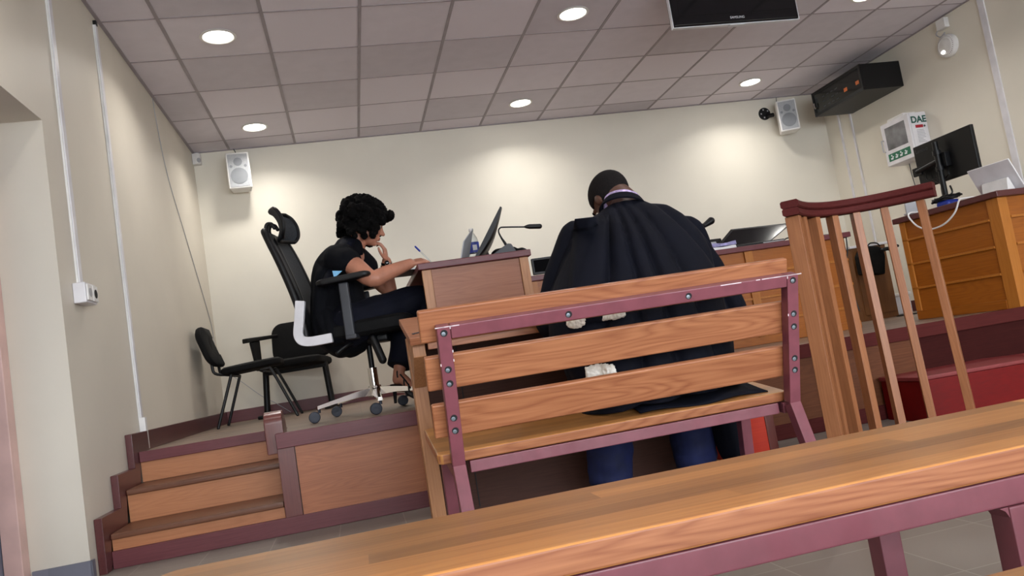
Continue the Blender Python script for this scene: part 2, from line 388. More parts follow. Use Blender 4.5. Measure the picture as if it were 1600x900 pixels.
def plank(bm, x0, x1, y0, y1, z0, z1, ch, bev, mtx=None):
    t = bmesh.new()
    prism(t, [(x0+ch, y0, z0), (x1-ch, y0, z0), (x1, y0+ch, z0), (x1, y1-ch, z0), (x1-ch, y1, z0), (x0+ch, y1, z0), (x0, y1-ch, z0), (x0, y0+ch, z0)], (0, 0, z1-z0), bev, 3)
    for f in t.faces: f.material_index = 1 if (abs(f.normal.z) < 0.5 and f.calc_area() > 1e-4) else 0
    _merge(bm, t, mtx); return bm
def thing(name, label, cat, loc=(0, 0, 0), rz=0.0, group=None):
    o = bpy.data.objects.new(name, None); COL.objects.link(o); o.empty_display_size = 0.1
    o.location = loc; o.rotation_euler = (0, 0, rz)
    MAT_OF[o] = Matrix.Translation(Vector(loc)) @ Matrix.Rotation(rz, 4, 'Z')
    tag(o, label, cat, group); return o
def tag(o, label, cat, group=None):
    o['label'] = label; o['category'] = cat
    if group: o['group'] = group
    return o
def obj(name, bm, m, parent=None, sharp=35, local=False, recalc=True, origin=True):
    if recalc: bmesh.ops.recalc_face_normals(bm, faces=bm.faces)
    me = bpy.data.meshes.new(name); bm.to_mesh(me); bm.free()
    for p in me.polygons: p.use_smooth = True
    me.set_sharp_from_angle(angle=rad(sharp))
    if isinstance(m, (list, tuple)):
        for q in m: me.materials.append(q)
    else: me.materials.append(m)
    o = bpy.data.objects.new(name, me); COL.objects.link(o)
    if sharp <= 60:
        wn = o.modifiers.new('weighted', 'WEIGHTED_NORMAL'); wn.keep_sharp = True; wn.weight = 100
    if parent is not None:
        o.parent = parent
        if not local: me.transform(MAT_OF[parent].inverted())
        MAT_OF[o] = MAT_OF[parent]
    elif origin and not local:
        xs = [v.co for v in me.vertices]
        c = Vector(((min(v.x for v in xs)+max(v.x for v in xs))/2, (min(v.y for v in xs)+max(v.y for v in xs))/2, min(v.z for v in xs)))
        me.transform(Matrix.Translation(-c)); o.location = c; MAT_OF[o] = Matrix.Translation(c)
    else: MAT_OF[o] = Matrix.Identity(4)
    return o
def struct(name, bm, m, parent=None, **kw):
    o = obj(name, bm, m, parent, origin=False, **kw)
    if parent is None: o['kind'] = 'structure'
    return o
def text(name, s, m, parent, o, x, y, size, ext=0.0006, align='CENTER', bold=0.0):
    """raised lettering: o = centre of the line, x = reading direction, y = up"""
    c = bpy.data.curves.new(name, 'FONT'); c.body = s; c.size = size; c.extrude = ext; c.offset = bold; c.align_x = align; c.align_y = 'CENTER'
    t = bpy.data.objects.new(name, c); COL.objects.link(t)
    dg = bpy.context.evaluated_depsgraph_get(); dg.update()
    me = bpy.data.meshes.new_from_object(t.evaluated_get(dg)); bpy.data.objects.remove(t); bpy.data.curves.remove(c)
    bm = bmesh.new(); bm.from_mesh(me); bpy.data.meshes.remove(me)
    bmesh.ops.transform(bm, matrix=frame(Vector(o), x, y), verts=bm.verts)
    return obj(name, bm, m, parent, sharp=30, recalc=False)
def hang(bm, a, b, sag, r, n=8):
    a, b = Vector(a), Vector(b); pts = []
    for i in range(13):
        t = i/12; p = a.lerp(b, t); p.z -= sag*4*t*(1-t); pts.append(p)
    return tube(bm, pts, r, n)

# ================================================================== THE ROOM
YR = -3.6
# floor, walls, ceiling
bm = B(); box(bm, XL-0.3, XR+0.2, YR, YB+0.2, -0.1, 0.0, 0); struct('floor', bm, FLOORT)
bm = B(); box(bm, XL-0.3, XR+0.2, YR-0.2, YB+0.2, ZC, ZC+0.1, 0); ceiling = struct('ceiling', bm, CEIL)
bm = B()
GX0, GY0, TS = -0.86, 4.742, 0.6
for i in range(-1, 12):
    x = GX0+TS*i
    if XL < x < XR: box(bm, x-0.011, x+0.011, YR, YB, ZC-0.004, ZC+0.002, 0.001, 1)
j = -20
while GY0+TS*j < YB:
    y = GY0+TS*j
    if y > YR: box(bm, XL, XR, y-0.006, y+0.006, ZC-0.003, ZC+0.002, 0.001, 1)
    j += 1
box(bm, XL, XL+0.022, YR, YB, ZC-0.006, ZC+0.002, 0.001, 1); box(bm, XL, XR, YB-0.022, YB, ZC-0.006, ZC+0.002, 0.001, 1); box(bm, XR-0.022, XR, YR, YB, ZC-0.006, ZC+0.002, 0.001, 1)
struct('ceiling_grid', bm, GRID, ceiling)
bm = B(); box(bm, XL-0.3, XR+0.2, YB, YB+0.2, 0, ZC, 0); struct('wall_back', bm, WALL)
bm = B(); box(bm, XR, XR+0.2, YR, YB, 0, ZC, 0); struct('wall_right', bm, WALL)
DY0, DY1, DZ = 2.62, 3.655, 2.005                        # doorway recess in the left wall
bm = B()
box(bm, XL-0.3, XL, DY1, YB, 0, ZC, 0); box(bm, XL-0.3, XL, YR, DY0, 0, ZC, 0); box(bm, XL-0.3, XL, DY0, DY1, DZ, ZC, 0)
struct('wall_left', bm, WALLDIM)
bm = B(); box(bm, XL-0.36, XL-0.30, DY0, DY1, 0, DZ, 0.0)
d1 = struct('door_1', bm, DOORC)
bm = B()
box(bm, XL-0.298, XL-0.225, DY1-0.075, DY1-0.002, 0, DZ-0.002, 0.006); box(bm, XL-0.298, XL-0.225, DY0+0.002, DY0+0.075, 0, DZ-0.002, 0.006); box(bm, XL-0.298, XL-0.225, DY0+0.077, DY1-0.077, DZ-0.075, DZ-0.002, 0.006)
struct('door_frame', bm, PINKF, d1)
bm = B(); tube(bm, [(XL-0.30, DY0+0.13, 1.0), (XL-0.25, DY0+0.13, 1.0), (XL-0.25, DY0+0.24, 1.0)], 0.01); struct('door_handle', bm, CHROME, d1)
# grey skirting that turns the corner of the doorway
bm = B()
box(bm, XL-0.22, XL+0.012, DY1-0.012, DY1-0.0005, 0, 0.085, 0.002); box(bm, XL+0.0005, XL+0.012, DY1-0.012, YF-0.16, 0, 0.085, 0.002)
box(bm, XL+0.0005, XL+0.012, YR, DY0, 0, 0.085, 0.002); box(bm, XR-0.012, XR-0.0005, YR, YF-0.02, 0, 0.085, 0.002)
struct('baseboard_lower', bm, GREYB)
# rear wall with three wide window openings; daylight comes in here
bm = B()
WX = [(-0.75, 1.05), (1.35, 3.15), (3.45, 5.0)]
box(bm, XL-0.3, XR+0.2, YR-0.2, YR, 0, 0.12, 0); box(bm, XL-0.3, XR+0.2, YR-0.2, YR, 2.5, ZC, 0)
xs = [XL-0.3]+[v for w in WX for v in w]+[XR+0.2]
for k in range(0, len(xs), 2): box(bm, xs[k], xs[k+1], YR-0.2, YR, 0.12, 2.5, 0)
struct('wall_rear', bm, WALL2)
for k, (a, b) in enumerate(WX):
    bm = B()
    for q in (a, (a+b)/2-0.02, b-0.05): box(bm, q, q+0.05, YR-0.12, YR-0.06, 0.12, 2.5, 0.004)
    box(bm, a, b, YR-0.12, YR-0.06, 0.12, 0.17, 0.004); box(bm, a, b, YR-0.12, YR-0.06, 2.45, 2.5, 0.004)
    struct('window_%d' % (k+1), bm, WHITEP)
bm = B(); box(bm, -12, 16, -16, YR-0.21, -0.12, -0.02, 0); struct('ground_outside', bm, OUT)

# ------------------------------------------------------------------ the stage
SX0 = -0.40                                              # right-hand side of the steps
bm = B()
YFR, XS = 3.735, 1.28
prism(bm, [(SX0, YF, 0), (XS, YF, 0), (XS, YFR, 0), (XR, YFR, 0), (XR, YB, 0), (XL, YB, 0), (XL, YF+0.60, 0), (SX0, YF+0.60, 0)], (0, 0, ZS))
stage = struct('floor_stage', bm, PARQ)
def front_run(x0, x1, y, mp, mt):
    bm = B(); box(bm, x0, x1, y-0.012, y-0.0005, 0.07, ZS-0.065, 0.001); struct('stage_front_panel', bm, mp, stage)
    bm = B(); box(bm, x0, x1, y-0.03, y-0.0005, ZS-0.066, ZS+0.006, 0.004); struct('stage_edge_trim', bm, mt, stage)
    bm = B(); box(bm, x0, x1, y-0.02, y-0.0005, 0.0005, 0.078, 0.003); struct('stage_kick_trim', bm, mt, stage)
bm = B(); box(bm, SX0+0.075, XS-0.002, YF-0.012, YF-0.0005, 0.07, ZS-0.065, 0.001); struct('stage_front_panel', bm, STAGEP, stage)
bm = B(); box(bm, SX0-0.005, XS-0.002, YF-0.03, YF-0.0005, ZS-0.066, ZS+0.006, 0.004); struct('stage_edge_trim', bm, MAHX, stage)
bm = B(); box(bm, XL+0.035, XS-0.002, YF-0.02, YF-0.0005, 0.0005, 0.078, 0.003); struct('stage_kick_trim', bm, MAHX, stage)
front_run(XS, 2.96, YFR, SHADEB, MAHD); front_run(2.961, XR-0.01, YFR, BURG, MAHD)
bm = B(); box(bm, SX0-0.005, SX0+0.072, YF-0.022, YF-0.0005, 0.078, ZS-0.066, 0.002); struct('stage_corner_post', bm, MAHZ, stage)
# skirting round the stage walls
bm = B(); box(bm, XL+0.0005, XL+0.016, YF+0.80, YB, ZS, ZS+0.105, 0.003); struct('baseboard_left', bm, MAHY)
bm = B(); box(bm, XL+0.016, XR, YB-0.016, YB-0.0005, ZS, ZS+0.105, 0.003); struct('baseboard_back', bm, MAHX)
bm = B(); box(bm, XR-0.016, XR-0.0005, YF, YB-0.016, ZS, ZS+0.105, 0.003); struct('baseboard_right', bm, MAHY)
# the steps cut into the stage corner
st = thing('step_flight', 'three wooden steps climbing to the stage beside the left wall', 'steps', (-0.79, YF+0.15, 0))
RH = ZS/3
for k in range(3):
    y = YF+0.30*k
    if k < 2:
        bm = B(); box(bm, XL+0.036, SX0-0.008, y+0.0, y+0.30, 0.002 if k == 0 else RH*k-0.02, RH*(k+1)-0.028, 0.001); obj('riser', bm, RISER, st)
        bm = B(); box(bm, XL+0.036, SX0-0.008, y-0.016, y+0.30, RH*(k+1)-0.027, RH*(k+1), 0.006); obj('tread', bm, TREAD, st)
    else:
        bm = B(); box(bm, XL+0.036, SX0-0.008, y-0.006, y-0.0005, RH*2+0.001, ZS-0.05, 0.001); obj('riser', bm, RISER, st)
        bm = B(); box(bm, XL+0.036, SX0-0.008, y-0.025, y-0.0005, ZS-0.05, ZS+0.005, 0.004); obj('nosing', bm, MAHX, st)
a = 0.085
prof = [(YF-0.03, 0.0), (YF-0.10, 0.0), (YF-0.10, RH+a), (YF+0.19, RH+a), (YF+0.19, 2*RH+a), (YF+0.49, 2*RH+a), (YF+0.49, ZS+a+0.02), (YF+0.80, ZS+a+0.02), (YF+0.80, ZS-0.04), (YF+0.60, ZS-0.04), (YF+0.56, 2*RH-0.02), (YF+0.30, 2*RH-0.02), (YF+0.26, RH-0.02), (YF, RH-0.02)]
bm = B(); prism(bm, [(XL+0.001, y, z) for y, z in prof], (0.034, 0, 0), 0.003); obj('stringer', bm, MAHY, st)
bm = B()
pts = [(YF+0.02, ZS-0.09), (YF+0.02, ZS+0.055)]
for k in range(1, 11):
    q = PI-PI*k/10*0.62; pts.append((YF+0.085+0.065*math.cos(q), ZS+0.055+0.055*math.sin(q)))
pts += [(YF+0.19, ZS+0.06), (YF+0.21, ZS+0.007)]
prism(bm, [(SX0-0.055, y, z) for y, z in pts] , (0.085, 0, 0), 0.005); 
o = obj('step_end_stop', bm, MAHZ); tag(o, 'rounded mahogany end block standing up at the top of the steps', 'post')

# ================================================================== BENCHES
tf = rad(17)                                             # recline of the backrest
U = Vector((0, -math.sin(tf), math.cos(tf))); N = Vector((0, math.cos(tf), math.sin(tf)))
O2 = Vector((0, 2.375, 0.352))
def bk(x, t, d): return Vector((x, 0, 0))+O2+U*t+N*d
b2 = thing('bench', 'oak slatted bench with a plum metal frame, seen from behind, robed man seated on it', 'bench', (0.8, 2.5, 0))
def bplank(x0, x1, t0, t1, d0, d1):
    bm = B(); m = frame(O2, (1, 0, 0), U)               # local x, y = up the back, z = N?  (x cross U)
    zsgn = 1 if (Vector((1, 0, 0)).cross(U)).dot(N) > 0 else -1
    box(bm, x0, x1, t0, t1, zsgn*d0, zsgn*d1, 0.006, 3, m); return bm
obj('back_slat', bplank(0.196, 1.400, 0.382, 0.480, 0.021, 0.045), OAKX, b2)
obj('back_slat', bplank(0.200, 1.402, 0.232, 0.338, 0.021, 0.045), OAKX, b2)
obj('back_slat', bplank(0.204, 1.400, 0.082, 0.188, 0.021, 0.045), OAKX, b2)
bm = B()
PXS = (0.262, 1.392)
for x in PXS: bar(bm, bk(x, 0, 0), bk(x, 0.435, 0), 0.040, 0.040, (1, 0, 0), 0.004)
bar(bm, bk(PXS[0]+0.0205, 0.415, 0), bk(PXS[1]-0.0205, 0.415, 0), 0.040, 0.040, U, 0.004)
fr2 = obj('back_frame', bm, STEELP, b2)
def bolts(x, t, par):
    bm = B(); lathe(bm, [(0.0105, -0.001), (0.0105, 0.0006)], bk(x, t, -0.0202), -N, 20); hole = obj('bolt_hole', bm, HOLE, par)
    bm = B(); lathe(bm, [(0.0062, 0.0), (0.0062, 0.0014), (0.003, 0.002)], bk(x-0.002, t-0.002, -0.0202), -N, 14); obj('bolt', bm, STEEL, hole if False else par)
for x in PXS:
    for t in (0.415, 0.305, 0.262, 0.155, 0.115): bolts(x, t, b2)
for x in (0.64, 1.03): bolts(x, 0.415, b2)
bm = B()                                                # chipped paint along the frame's top corner
random.seed(3)
for k in range(26):
    x = random.choice([random.uniform(0.25, 0.30), random.uniform(1.15, 1.41), random.uniform(1.33, 1.41)]); t = 0.435 if random.random() < 0.7 else random.uniform(0.30, 0.43)
    xx = x if t > 0.434 else random.choice([0.2425, 0.2815, 1.3725, 1.4115])
    w = random.uniform(0.004, 0.02) if t > 0.434 else 0.0015
    m = frame(bk(xx, t-0.002, -0.0202), (1, 0, 0), U)
    box(bm, -w, w, -0.0015, 0.0015 if t > 0.434 else 0.006, -0.0006, 0.0006, 0, 1, m)
obj('chipped_paint', bm, CHIP, fr2)
# seat, sloping up towards the front
a, bq = Vector((0, 2.402, 0.385)), Vector((0, 2.80, 0.442)); d = (bq-a).normalized()
m = frame(a, (1, 0, 0), d)
bm = B(); plank(bm, 0.205, 1.40, 0, 0.40, -0.032, 0, 0.012, 0.005, m); obj('seat', bm, [OAKSEAT, OAKX], b2)
bm = B()
up = (0, -d.z, d.y)
bar(bm, (0.30, 2.42, 0.334), (1.355, 2.42, 0.334), 0.038, 0.036, (0, 0, 1), 0.003)
bar(bm, (0.30, 2.75, 0.378), (1.355, 2.75, 0.378), 0.038, 0.036, (0, 0, 1), 0.003)
for x in PXS: bar(bm, (x, 2.405, 0.331), (x, 2.77, 0.384), 0.038, 0.038, up, 0.003)
obj('seat_frame', bm, STEELP, b2)
for x in PXS:
    bm = B(); bar(bm, (x, 2.375, 0.345), (x, 2.25, 0.0), 0.04, 0.04, (0, 1, 0), 0.003); obj('leg', bm, STEELP, b2)
    bm = B(); bar(bm, (x, 2.73, 0.355), (x, 2.78, 0.0), 0.04, 0.04, (0, 1, 0), 0.003); obj('leg', bm, STEELP, b2)

def low_bench(name, label, x0, x1, y0, y1, z, legs, back=None):
    t = thing(name, label, 'bench', ((x0+x1)/2, (y0+y1)/2, 0))
    bm = B(); plank(bm, x0, x1, y0, y1, z-0.040, z, 0.020, 0.005); obj('seat', bm, [OAKSEAT, OAKX], t)
    bm = B()
    for y in (y0+0.022, y1-0.022): bar(bm, (x0+0.05, y, z-0.061), (x1-0.05, y, z-0.061), 0.038, 0.040, (0, 0, 1), 0.004)
    for x in legs: bar(bm, (x, y0+0.042, z-0.061), (x, y1-0.042, z-0.061), 0.04, 0.038, (0, 0, 1), 0.003)
    obj('seat_frame', bm, STEELP, t)
    for x in legs:
        for y, yy in ((y0+0.022, y0+0.022), (y1-0.022, y1-0.022)):
            bm = B(); bar(bm, (x, y, z-0.0815), (x, yy, 0), 0.045, 0.040, (0, 1, 0), 0.004)
            # rounded weld in the corner under the rail
            for s in (-1, 1):
                pts = [(x+s*0.0225, y, z-0.0815), (x+s*0.037, y, z-0.0815), (x+s*0.028, y, z-0.087), (x+s*0.0225, y, z-0.097)]
                prism(bm, [(p[0], p[1]-0.018, p[2]) for p in pts], (0, 0.036, 0))
            obj('leg', bm, STEELP, t)
    return t
low_bench('bench', 'long glossy oak bench seat crossing the whole foreground, without a backrest', -0.337, 2.1, 0.982, 1.342, 0.400, (-0.25, 0.905, 2.0))
low_bench('bench', 'bench of which only an oak corner shows at the bottom right edge', -0.36, 2.1, 0.225, 0.592, 0.400, (-0.27, 0.905, 2.0))

# ================================================================== LAWYERS' DESK (sloping top, in front of the robed man)
ld = thing('writing_desk', 'oak writing desk with sloping top in front of the robed man', 'desk', (0.9, 3.2, 0))
y0, y1, za, zb = 2.95, 3.42, 0.775, 0.885
A_, B_ = Vector((0, y0, za)), Vector((0, y1, zb)); d = (B_-A_).normalized(); m = frame(A_, (1, 0, 0), d); LL = (B_-A_).length
bm = B(); box(bm, 0.213, 1.52, 0, LL, -0.030, 0, 0.004, 2, m); obj('desk_top', bm, OAKX, ld)
bm = B(); box(bm, 0.26, 1.48, 3.300, 3.318, 0.03, 0.815, 0.001); box(bm, 0.262, 1.478, 3.294, 3.300, 0.40, 0.404, 0)
pan = obj('front_panel', bm, DARKP, ld)
bm = B(); box(bm, 0.425, 0.429, 3.297, 3.3005, 0.05, 0.81, 0); obj('panel_joint', bm, HOLE, ld)
for x in (0.218, 1.40):
    bm = B(); box(bm, x, x+0.058, 3.20, 3.27, 0, 0.79, 0.004); obj('leg', bm, OAKZ, ld)
    bm = B(); prism(bm, [(x+0.004, 3.195, 0.797), (x+0.004, 3.00, 0.752), (x+0.004, 3.00, 0.70), (x+0.004, 3.195, 0.58)], (0.05, 0, 0), 0.003); obj('bracket', bm, OAKZ, ld)
bm = B(); box(bm, 0.28, 1.45, 2.965, 2.985, 0.722, 0.748, 0.002); obj('apron', bm, OAKX, ld)
# keys lying by the left edge of the desk top
c = P(655, 522, 3.08); 
kk = thing('key', 'small dark key with a pale tag on the left corner of the sloping desk', 'key', (0.27, 3.08, 0.81))
def on_top(x, y, h=0.0): return Vector((x, y, za+(y-y0)*(zb-za)/(y1-y0)+h))
m = frame(on_top(0.275, 3.03, 0.0025), (1, 0.2, 0.05), (0, 1, 0.234))
bm = B(); lathe(bm, [(0.012, -0.0015), (0.012, 0.0015)], m.translation, m.col[2].to_3d(), 16); box(bm, -0.045, -0.008, -0.004, 0.004, -0.0015, 0.0015, 0.0008, 1, m); box(bm, -0.045, -0.036, -0.010, 0.0, -0.0015, 0.0015, 0.0005, 1, m); obj('key_blade', bm, DGREY, kk)
m = frame(on_top(0.290, 3.075, 0.003), (1, 0.6, 0.1), (0, 1, 0.234))
bm = B(); box(bm, -0.02, 0.02, -0.012, 0.012, -0.001, 0.002, 0.001, 1, m); obj('key_tag', bm, LGREY, kk)

# ================================================================== CLERK'S DESK (side-on, on the stage)
cdk = thing('clerk_desk', 'tall panelled desk end with mahogany edge beside the seated woman', 'desk', (0.72, 4.7, ZS))
cx0, cx1, cy0, cy1, cz = 0.415, 1.005, 4.12, 5.35, 1.212
bm = B(); box(bm, cx0-0.02, cx1+0.016, cy0-0.02, cy1+0.02, cz-0.036, cz, 0.005, 3); obj('desk_top', bm, MAHX, cdk)
for x in (cx0, cx1-0.05):
    bm = B(); box(bm, x, x+0.05, cy0, cy0+0.03, ZS, cz-0.037, 0.003); obj('stile', bm, OAKZ, cdk)
bm = B(); box(bm, cx0+0.051, cx1-0.051, cy0+0.010, cy0+0.024, ZS+0.01, cz-0.037, 0.001); obj('side_panel', bm, PLYX, cdk)
bm = B(); box(bm, cx0, cx1, cy1-0.03, cy1, ZS, cz-0.037, 0.002); obj('side_panel', bm, PLYX, cdk)
bm = B(); box(bm, cx1-0.02, cx1, cy0+0.031, cy1-0.031, ZS, cz-0.037, 0.002); obj('front_panel', bm, BENCHY, cdk)

# ================================================================== JUDGES' DESK
jd = thing('judge_desk', "long judges' desk with battened panels standing across the stage", 'desk', (1.6, 5.1, ZS))
JY, JX0, JX1, JZ = 4.80, -0.0, 3.44, 1.132
JX0 = 1.12
bm = B(); box(bm, JX0, JX1+0.04, JY-0.03, JY+0.72, JZ-0.036, JZ, 0.005, 3); obj('desk_top', bm, MAHX, jd)
bm = B(); box(bm, JX0+0.01, JX1, JY, JY+0.025, ZS, JZ-0.037, 0.001); obj('front_panel', bm, BENCHD, jd)
bm = B(); box(bm, JX1-0.025, JX1, JY+0.026, JY+0.70, ZS, JZ-0.037, 0.001); obj('side_panel', bm, BENCHY, jd); bm = B(); box(bm, JX0+0.01, JX0+0.035, JY+0.026, JY+0.70, ZS, JZ-0.037, 0.001); obj('side_panel', bm, BENCHY, jd)
for z in (0.94, 0.77, 0.61):
    bm = B(); box(bm, JX0+0.02, JX1-0.002, JY-0.012, JY-0.0005, z-0.008, z+0.008, 0.002); obj('batten', bm, BENCHDZ, jd)
bm = B(); box(bm, JX0+0.02, JX1-0.002, JY-0.012, JY-0.0005, ZS, ZS+0.05, 0.002); obj('base_rail', bm, BENCHD, jd)
for x in (1.14, 2.05, 2.66):
    bm = B(); box(bm, x, x+0.06, JY-0.016, JY-0.0005, ZS+0.051, JZ-0.037, 0.002); obj('stile', bm, BENCHDZ, jd)

# ================================================================== SIDE DESK (right), set at an angle: corner stile nearest
RZ = 1.14
RO = Vector((3.71, 3.745, 0)); RA = rad(7)
rd = thing('side_desk', 'battened corner desk at the right edge carrying the big black monitor', 'desk', (RO.x, RO.y, ZS), RA)
RM = Matrix.Translation(RO) @ Matrix.Rotation(RA, 4, 'Z')
def RD(x, y, z): return RM @ Vector((x, y, z))
def robj(name, bm, mt, par=None):
    bmesh.ops.transform(bm, matrix=RM, verts=bm.verts); return obj(name, bm, mt, par or rd)
RL = 0.71
bm = B(); prism(bm, [(-0.035, RL+0.03, RZ-0.036), (-0.035, -0.035, RZ-0.036), (1.05, -0.035, RZ-0.036), (1.05, RL+0.03, RZ-0.036)], (0, 0, 0.036), 0.005, 3); robj('desk_top', bm, MAHY)
bm = B(); box(bm, 0, 0.022, 0.07, RL, ZS, RZ-0.037, 0.001); robj('front_panel', bm, BENCHY)
bm = B(); box(bm, 0.07, 1.03, 0, 0.022, ZS, RZ-0.037, 0.001); robj('front_panel', bm, BENCHD)
bm = B(); box(bm, -0.008, 0.068, -0.008, 0.068, ZS, RZ-0.037, 0.003); robj('corner_stile', bm, BENCHDZ)
bm = B(); box(bm, 0.023, 0.60, RL-0.022, RL, ZS, RZ-0.037, 0.001); robj('side_panel', bm, BENCHD)
for z in (0.985, 0.825, 0.665):
    bm = B(); box(bm, -0.013, -0.0005, 0.069, RL, z-0.007, z+0.007, 0.002); robj('batten', bm, BENCHDZ)
    bm = B(); box(bm, 0.069, 1.03, -0.013, -0.0005, z-0.007, z+0.007, 0.002); robj('batten', bm, BENCHDZ)
bm = B(); box(bm, -0.013, -0.0005, 0.069, RL, ZS+0.001, ZS+0.055, 0.002); robj('base_rail', bm, BENCHY)
bm = B(); box(bm, -0.013, -0.0005, RL-0.04, RL, ZS+0.056, RZ-0.037, 0.002); robj('stile', bm, BENCHDZ)

# ================================================================== WITNESS RAIL
wr = thing('witness_rail', 'curved mahogany witness rail on tall oak spindles standing on the floor', 'railing', (2.25, 3.05, 0))
ends = (Vector((1.905, 2.97)), Vector((2.600, 2.97)))
def arc(t, off=0.0):                                     # t 0..1 along the rail, bowing away from the witness
    x = ends[0].x+(ends[1].x-ends[0].x)*t; q = 2*t-1
    y = 2.97+0.20*(1-q*q)
    dy = -0.20*2*q*2/(ends[1].x-ends[0].x); nrm = Vector((-dy, 1)).normalized()
    return Vector((x+nrm.x*off, y+nrm.y*off))
def rail(zlo, zhi, w, t0=-0.02, t1=1.02, n=24):
    bm = B(); rings = []
    for i in range(n+1):
        t = t0+(t1-t0)*i/n; a = arc(t, -w/2); c = arc(t, w/2)
        e = 0.006
        an = arc(t, -w/2+e); cn = arc(t, w/2-e)
        rings.append([(a.x, a.y, zlo+e), (an.x, an.y, zlo), (cn.x, cn.y, zlo), (c.x, c.y, zlo+e), (c.x, c.y, zhi-e), (cn.x, cn.y, zhi), (an.x, an.y, zhi), (a.x, a.y, zhi-e)])
    loft(bm, rings); return bm
obj('top_rail', rail(1.083, 1.115, 0.075), MAHD, wr); 
obj('top_rail', rail(1.050, 1.0815, 0.070), MAHD, wr)
obj('foot_rail', rail(0.0, 0.05, 0.06), MAHX, wr)
for i, (t, w, dp) in enumerate(((0.035, 0.052, 0.06), (0.145, 0.034, 0.05), (0.30, 0.034, 0.05), (0.47, 0.034, 0.05), (0.635, 0.034, 0.05), (0.80, 0.034, 0.05), (0.965, 0.034, 0.05))):
    p = arc(t); dd = (arc(t+0.01)-arc(t-0.01)).normalized()
    bm = B(); lean = 0.035*(t-0.2)
    m0 = frame(Vector((p.x+lean, p.y, 0.051)), (dd.x, dd.y, 0), (-dd.y, dd.x, 0)); 
    h = 1.049-0.051
    box(bm, -w/2, w/2, -dp/2, dp/2, 0, h, 0.003, 2)
    for v in bm.verts: v.co.x -= lean*v.co.z/h
    bmesh.ops.transform(bm, matrix=m0, verts=bm.verts)
    obj('spindle', bm, OAKR, wr)

# ================================================================== RED STEPS
def red_box(name, label, poly, h, side, top, edge=0.02):
    t = thing(name, label, 'step', (sum(p[0] for p in poly)/len(poly), sum(p[1] for p in poly)/len(poly), 0))
    bm = B(); prism(bm, [(x, y, 0) for x, y in poly], (0, 0, h-edge-0.001), 0.003); obj('step_body', bm, side, t)
    cx, cy = sum(p[0] for p in poly)/len(poly), sum(p[1] for p in poly)/len(poly)
    bm = B(); prism(bm, [(cx+(x-cx)*1.02, cy+(y-cy)*1.02, h-edge) for x, y in poly], (0, 0, edge), 0.004); obj('step_top', bm, top, t)
    return t
red_box('step_box', 'red painted wooden step against the stage behind the witness rail', [(2.70, 3.40), (3.56, 3.30), (3.56, 3.54), (3.34, 3.70), (2.70, 3.70)], 0.225, RED, REDTOP)
sm = thing('step_box', 'small bright red wooden box with dark edge glimpsed under the slatted bench', 'step', (1.62, 3.5, 0))
bm = B(); box(bm, 1.63, 1.845, 3.42, 3.70, 0, 0.24, 0.003); obj('step_body', bm, REDO, sm)
bm = B(); box(bm, 1.846, 1.892, 3.42, 3.70, 0, 0.24, 0.003); obj('edge_board', bm, MAHZ, sm)

# ================================================================== CEILING AND WALL FIXTURES
def area(name, loc, size, energy, col=(1, 1, 1), rot=(0, 0, 0), shape='DISK', sy=None, spread=None):
    L = bpy.data.lights.new(name, 'AREA'); L.shape = shape; L.size = size; L.energy = energy; L.color = col
    if sy: L.size_y = sy
    if spread: L.spread = spread
    o = bpy.data.objects.new(name, L); COL.objects.link(o); o.location = loc; o.rotation_euler = rot; return o
DL = [('round lit downlight nearest the left wall in the row above the steps', -0.56, 5.03),
      ('round lit downlight near the left corner, close to the back wall', -0.56, 6.85),
      ('round lit downlight left of the hanging television', 1.84, 5.04),
      ('round lit downlight above the bowed man, close to the back wall', 1.84, 6.85),
      ('round lit downlight close to the right-hand white loudspeaker', 4.22, 6.85),
      ('round lit downlight cut by the top edge, right of the television', 4.24, 5.06)]
DLE = 5.4
for lab, x, y in DL:
    t = thing('downlight', lab, 'ceiling light', (x, y, ZC), 0, 'round ceiling downlights')
    bm = B(); lathe(bm, [(0.098, 0.0), (0.112, -0.002), (0.114, -0.006), (0.098, -0.010), (0.092, -0.006), (0.092, 0.0)], (x, y, ZC-0.001), (0, 0, 1), 40); obj('trim_ring', bm, WHITEP, t)
    bm = B(); lathe(bm, [(0.0915, -0.0015), (0.0915, -0.005), (0.05, -0.0065), (0.0, -0.007)], (x, y, ZC-0.001), (0, 0, 1), 40); obj('diffuser', bm, LENS, t)
    area('downlight_lamp', (x, y, ZC-0.016), 0.18, DLE, (1.0, 0.965, 0.91), spread=rad(140))
for x in (-0.56, 1.84, 4.24):                            # the same lamps go on behind the camera
    for y in (2.62, 0.2, -2.2):
        area('downlight_lamp', (x, y, ZC-0.016), 0.18, DLE*0.75, (1.0, 0.965, 0.91), spread=rad(140))

